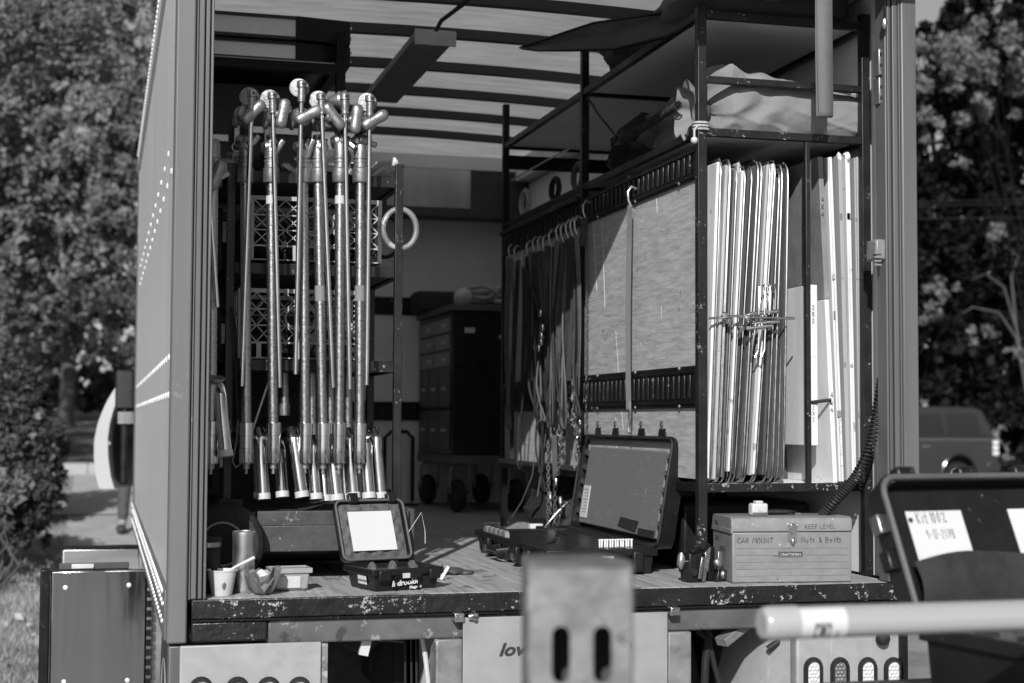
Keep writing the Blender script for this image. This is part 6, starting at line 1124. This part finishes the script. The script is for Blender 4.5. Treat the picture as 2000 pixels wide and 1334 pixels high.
# foreground open case on a cart
FYc = -1.78
ec = thing('equipment_cart', 'plain black equipment cart carrying the open kit case', 'cart', (.15, -1.9, .02)); ctz = at(1900, 1240, Y=FYc-.1).z-.16
MB().box(-.12, .75, -2.35, -1.45, ctz-.03, ctz).build('top_shelf', 'wood_dark', ec, .004); MB().box(-.1, .73, -2.33, -1.47, .3, .33).build('lower_shelf', 'wood_dark', ec, .004)
for x in (-.09, .72):
    for y in (-2.32, -1.48): MB().box(x-.015, x+.015, y-.015, y+.015, .12, ctz-.03).build('leg', 'black_steel', ec); MB().lathe([(.02, -.02), (.05, -.02), (.05, .02), (.02, .02)], (x, y, .07), (1, 0, 0), 16).build('caster', 'rubber', ec)
kc = thing('kit_case', 'black kit case with its lid raised and handwritten sheets inside', 'case', (.2, -1.9, ctz)); ya = rad(10); M = Matrix.Translation((at(1812, 1240, Y=FYc-.1).x+.04, FYc-.02, ctz)) @ Matrix.Rotation(ya, 4, 'Z')
KW, KD, KH = .50, .34, .165
shell(MB(M), 0, KW, -KD, 0, .001, KH, .01, taper=.01).build('base', 'black_plastic', kc, .012, seg=3); mb = MB(M); shell(mb, -.01, KW+.01, -KD-.01, .01, KH-.025, KH+.004, .02); mb.build('rim', 'black_plastic', kc, .004)
for x in (.02, .115, .40): l_ = MB(M).box(x-.02, x+.02, -KD-.03, -KD-.01, .06, KH+.0).build('latch', 'black_plastic', kc, .006); MB(M).bar((x-.012, -KD-.036, .085), (x+.012, -KD-.036, .125), .014, .008).build('latch_bar', 'chrome', l_, .003)
MB(M).tube([(.17, -KD-.01, .09), (.18, -KD-.05, .08), (.30, -KD-.05, .08), (.31, -KD-.01, .09)], .012, 8).build('handle', 'black_plastic', kc)
for i in range(6): MB(M).blob((.06+.075*i, -.1, KH-.005), (.06, .09, .03), 16, 9, .2, 3, i+20).build('padding', 'canvas_dark', kc)
LMk = M @ Matrix.Translation((KW/2, .012, KH+.006)) @ Matrix.Rotation(rad(-24), 4, 'X'); w, h, dd = KW+.02, .33, .055; lr = rrect(w, h, .04); K = len(lr); mb = MB(LMk); P0 = [(u, 0, h/2+v) for u, v in lr]; P1 = [(u*.96, dd, h/2+v*.95) for u, v in lr]; P2 = [(u*.93, 0, h/2+v*.90) for u, v in lr]; P3 = [(u*.92, dd*.75, h/2+v*.89) for u, v in lr]
mb.add(P0+P1+P2+P3, [(i, K+i, K+(i+1) % K, (i+1) % K) for i in range(K)]+[tuple(range(2*K-1, K-1, -1))]+[(2*K+i, i, (i+1) % K, 2*K+(i+1) % K) for i in range(K)]+[(3*K+i, 2*K+i, 2*K+(i+1) % K, 3*K+(i+1) % K) for i in range(K)]+[tuple(range(3*K, 4*K))]); kl = mb.build('lid', 'black_plastic', kc); MB(LMk).tube([(u*.965, -.003, h/2+v*.955) for u, v in lr], .007, 8, closed=True).build('gasket', 'cabinet_grey', kl)
MB(LMk).box(-w*.44, w*.44, dd*.55, dd*.72, .03, h-.03).build('lining', 'black_plastic', kl)
for k in range(2): sh = MB(LMk).box(-.182+.285*k, -.030+.22*k, dd*.52, dd*.545, .12, h-.075).build('sheet', 'paper', kl); 
scrawl('Kit 100%'.replace('K', 'K'), LMk @ frame_m((-.158, dd*.515, h-.103), (1, 0, 0), (0, 0, 1)), .025, kl, th=.034, mt='ink', step=.86, xs=.6); scrawl('9-17-21 PB', LMk @ frame_m((-.143, dd*.515, h-.139), (1, 0, 0), (0, 0, 1)), .021, kl, th=.034, mt='ink', step=.82, xs=.52)
for x, z in ((-.174, h-.095), (-.174, .14), (-.006, h-.075), (.012, h-.1)): MB(LMk).cyl((x, dd*.50, z), (x, dd*.53, z), .006, n=10).build('stud', 'ink', kl)
MB(LMk).grid(lambda u, v: (-w*.42+w*.84*u, dd*.45-.03*math.sin(v*2.4)-.006*math.sin(u*9), .02+(.105+.03*math.sin(u*3.1+.3))*v), 24, 8).build('pocket', 'strap_black', kl, sharp=180)
for x in (-.17, .0, .16): l_ = MB(LMk).box(x-.025, x+.025, .0, .03, h-.006, h+.02).build('latch', 'black_plastic', kl, .006)
for z in (.12, .2): MB(LMk).box(-w/2-.02, -w/2+.004, .005, .035, z, z+.045).build('side_catch', 'dull_chrome' if z > .15 else 'black_plastic', kl, .004)
# long tube lying across the front of the case
TYt = -2.30; a, b = at(1487, 1218, Y=TYt), at(2000, 1217, Y=TYt); b = a+(b-a)*1.9; b.z = a.z; r = (at(1700, 1187, Y=TYt).z-at(1700, 1250, Y=TYt).z)/2; d = (b-a).normalized()
tu = thing('lamp_tube', 'long pale tube with a round sticker lying across the kit case', 'tube', (a+b)/2); MB().cyl(a+d*.055, b, r, n=28).build('tube', 'tube_metal', tu); MB().lathe([(r*.85, 0), (r*.98, .004), (r*1.06, .012), (r*1.06, .06)], a, d, 28, cap=True).build('end_cap', 'clear_plastic', tu)
MB().cyl(a+d*.03, a+d*.052, r*.72, n=16).build('core', 'light_plastic', tu)
lab = MB(); 
def onlab(u, v, k=1.012): ang = rad(62-150*v); return a+d*(.044+.098*u)+Vector((0, -math.cos(ang)*r*k, math.sin(ang)*r*k))
lab.grid(lambda u, v: onlab(u, v), 8, 16).build('label', 'paper', tu); MB().grid(lambda u, v: onlab(.40+.30*u, .40+.42*v, 1.02), 8, 10).build('label_field', 'cabinet_grey', tu)
MB().add([onlab(.55, .61, 1.03)]+[onlab(.55+.125*math.cos(t), .61+.18*math.sin(t), 1.03) for t in [6.283*i/24 for i in range(24)]], [(0, i+1, (i+1) % 24+1) for i in range(24)]).build('label_disc', 'paper', tu)
for i in range(3): MB().grid(lambda u, v: onlab(.50+.04*i, .54+.13*v, 1.04) + d*(.004*u), 2, 4).build('print_line', 'ink_grey', tu)
for i, ch in enumerate('8205'): pass
scrawl('2201', frame_m(onlab(.165, .72, 1.05), (0, 0, 1), (-1, 0, 0)), .010, tu, th=.06, mt='ink_grey'); MB().grid(lambda u, v: onlab(.82+.03*u, .6+.25*v, 1.03), 2, 6).build('print_line', 'ink_grey', tu)
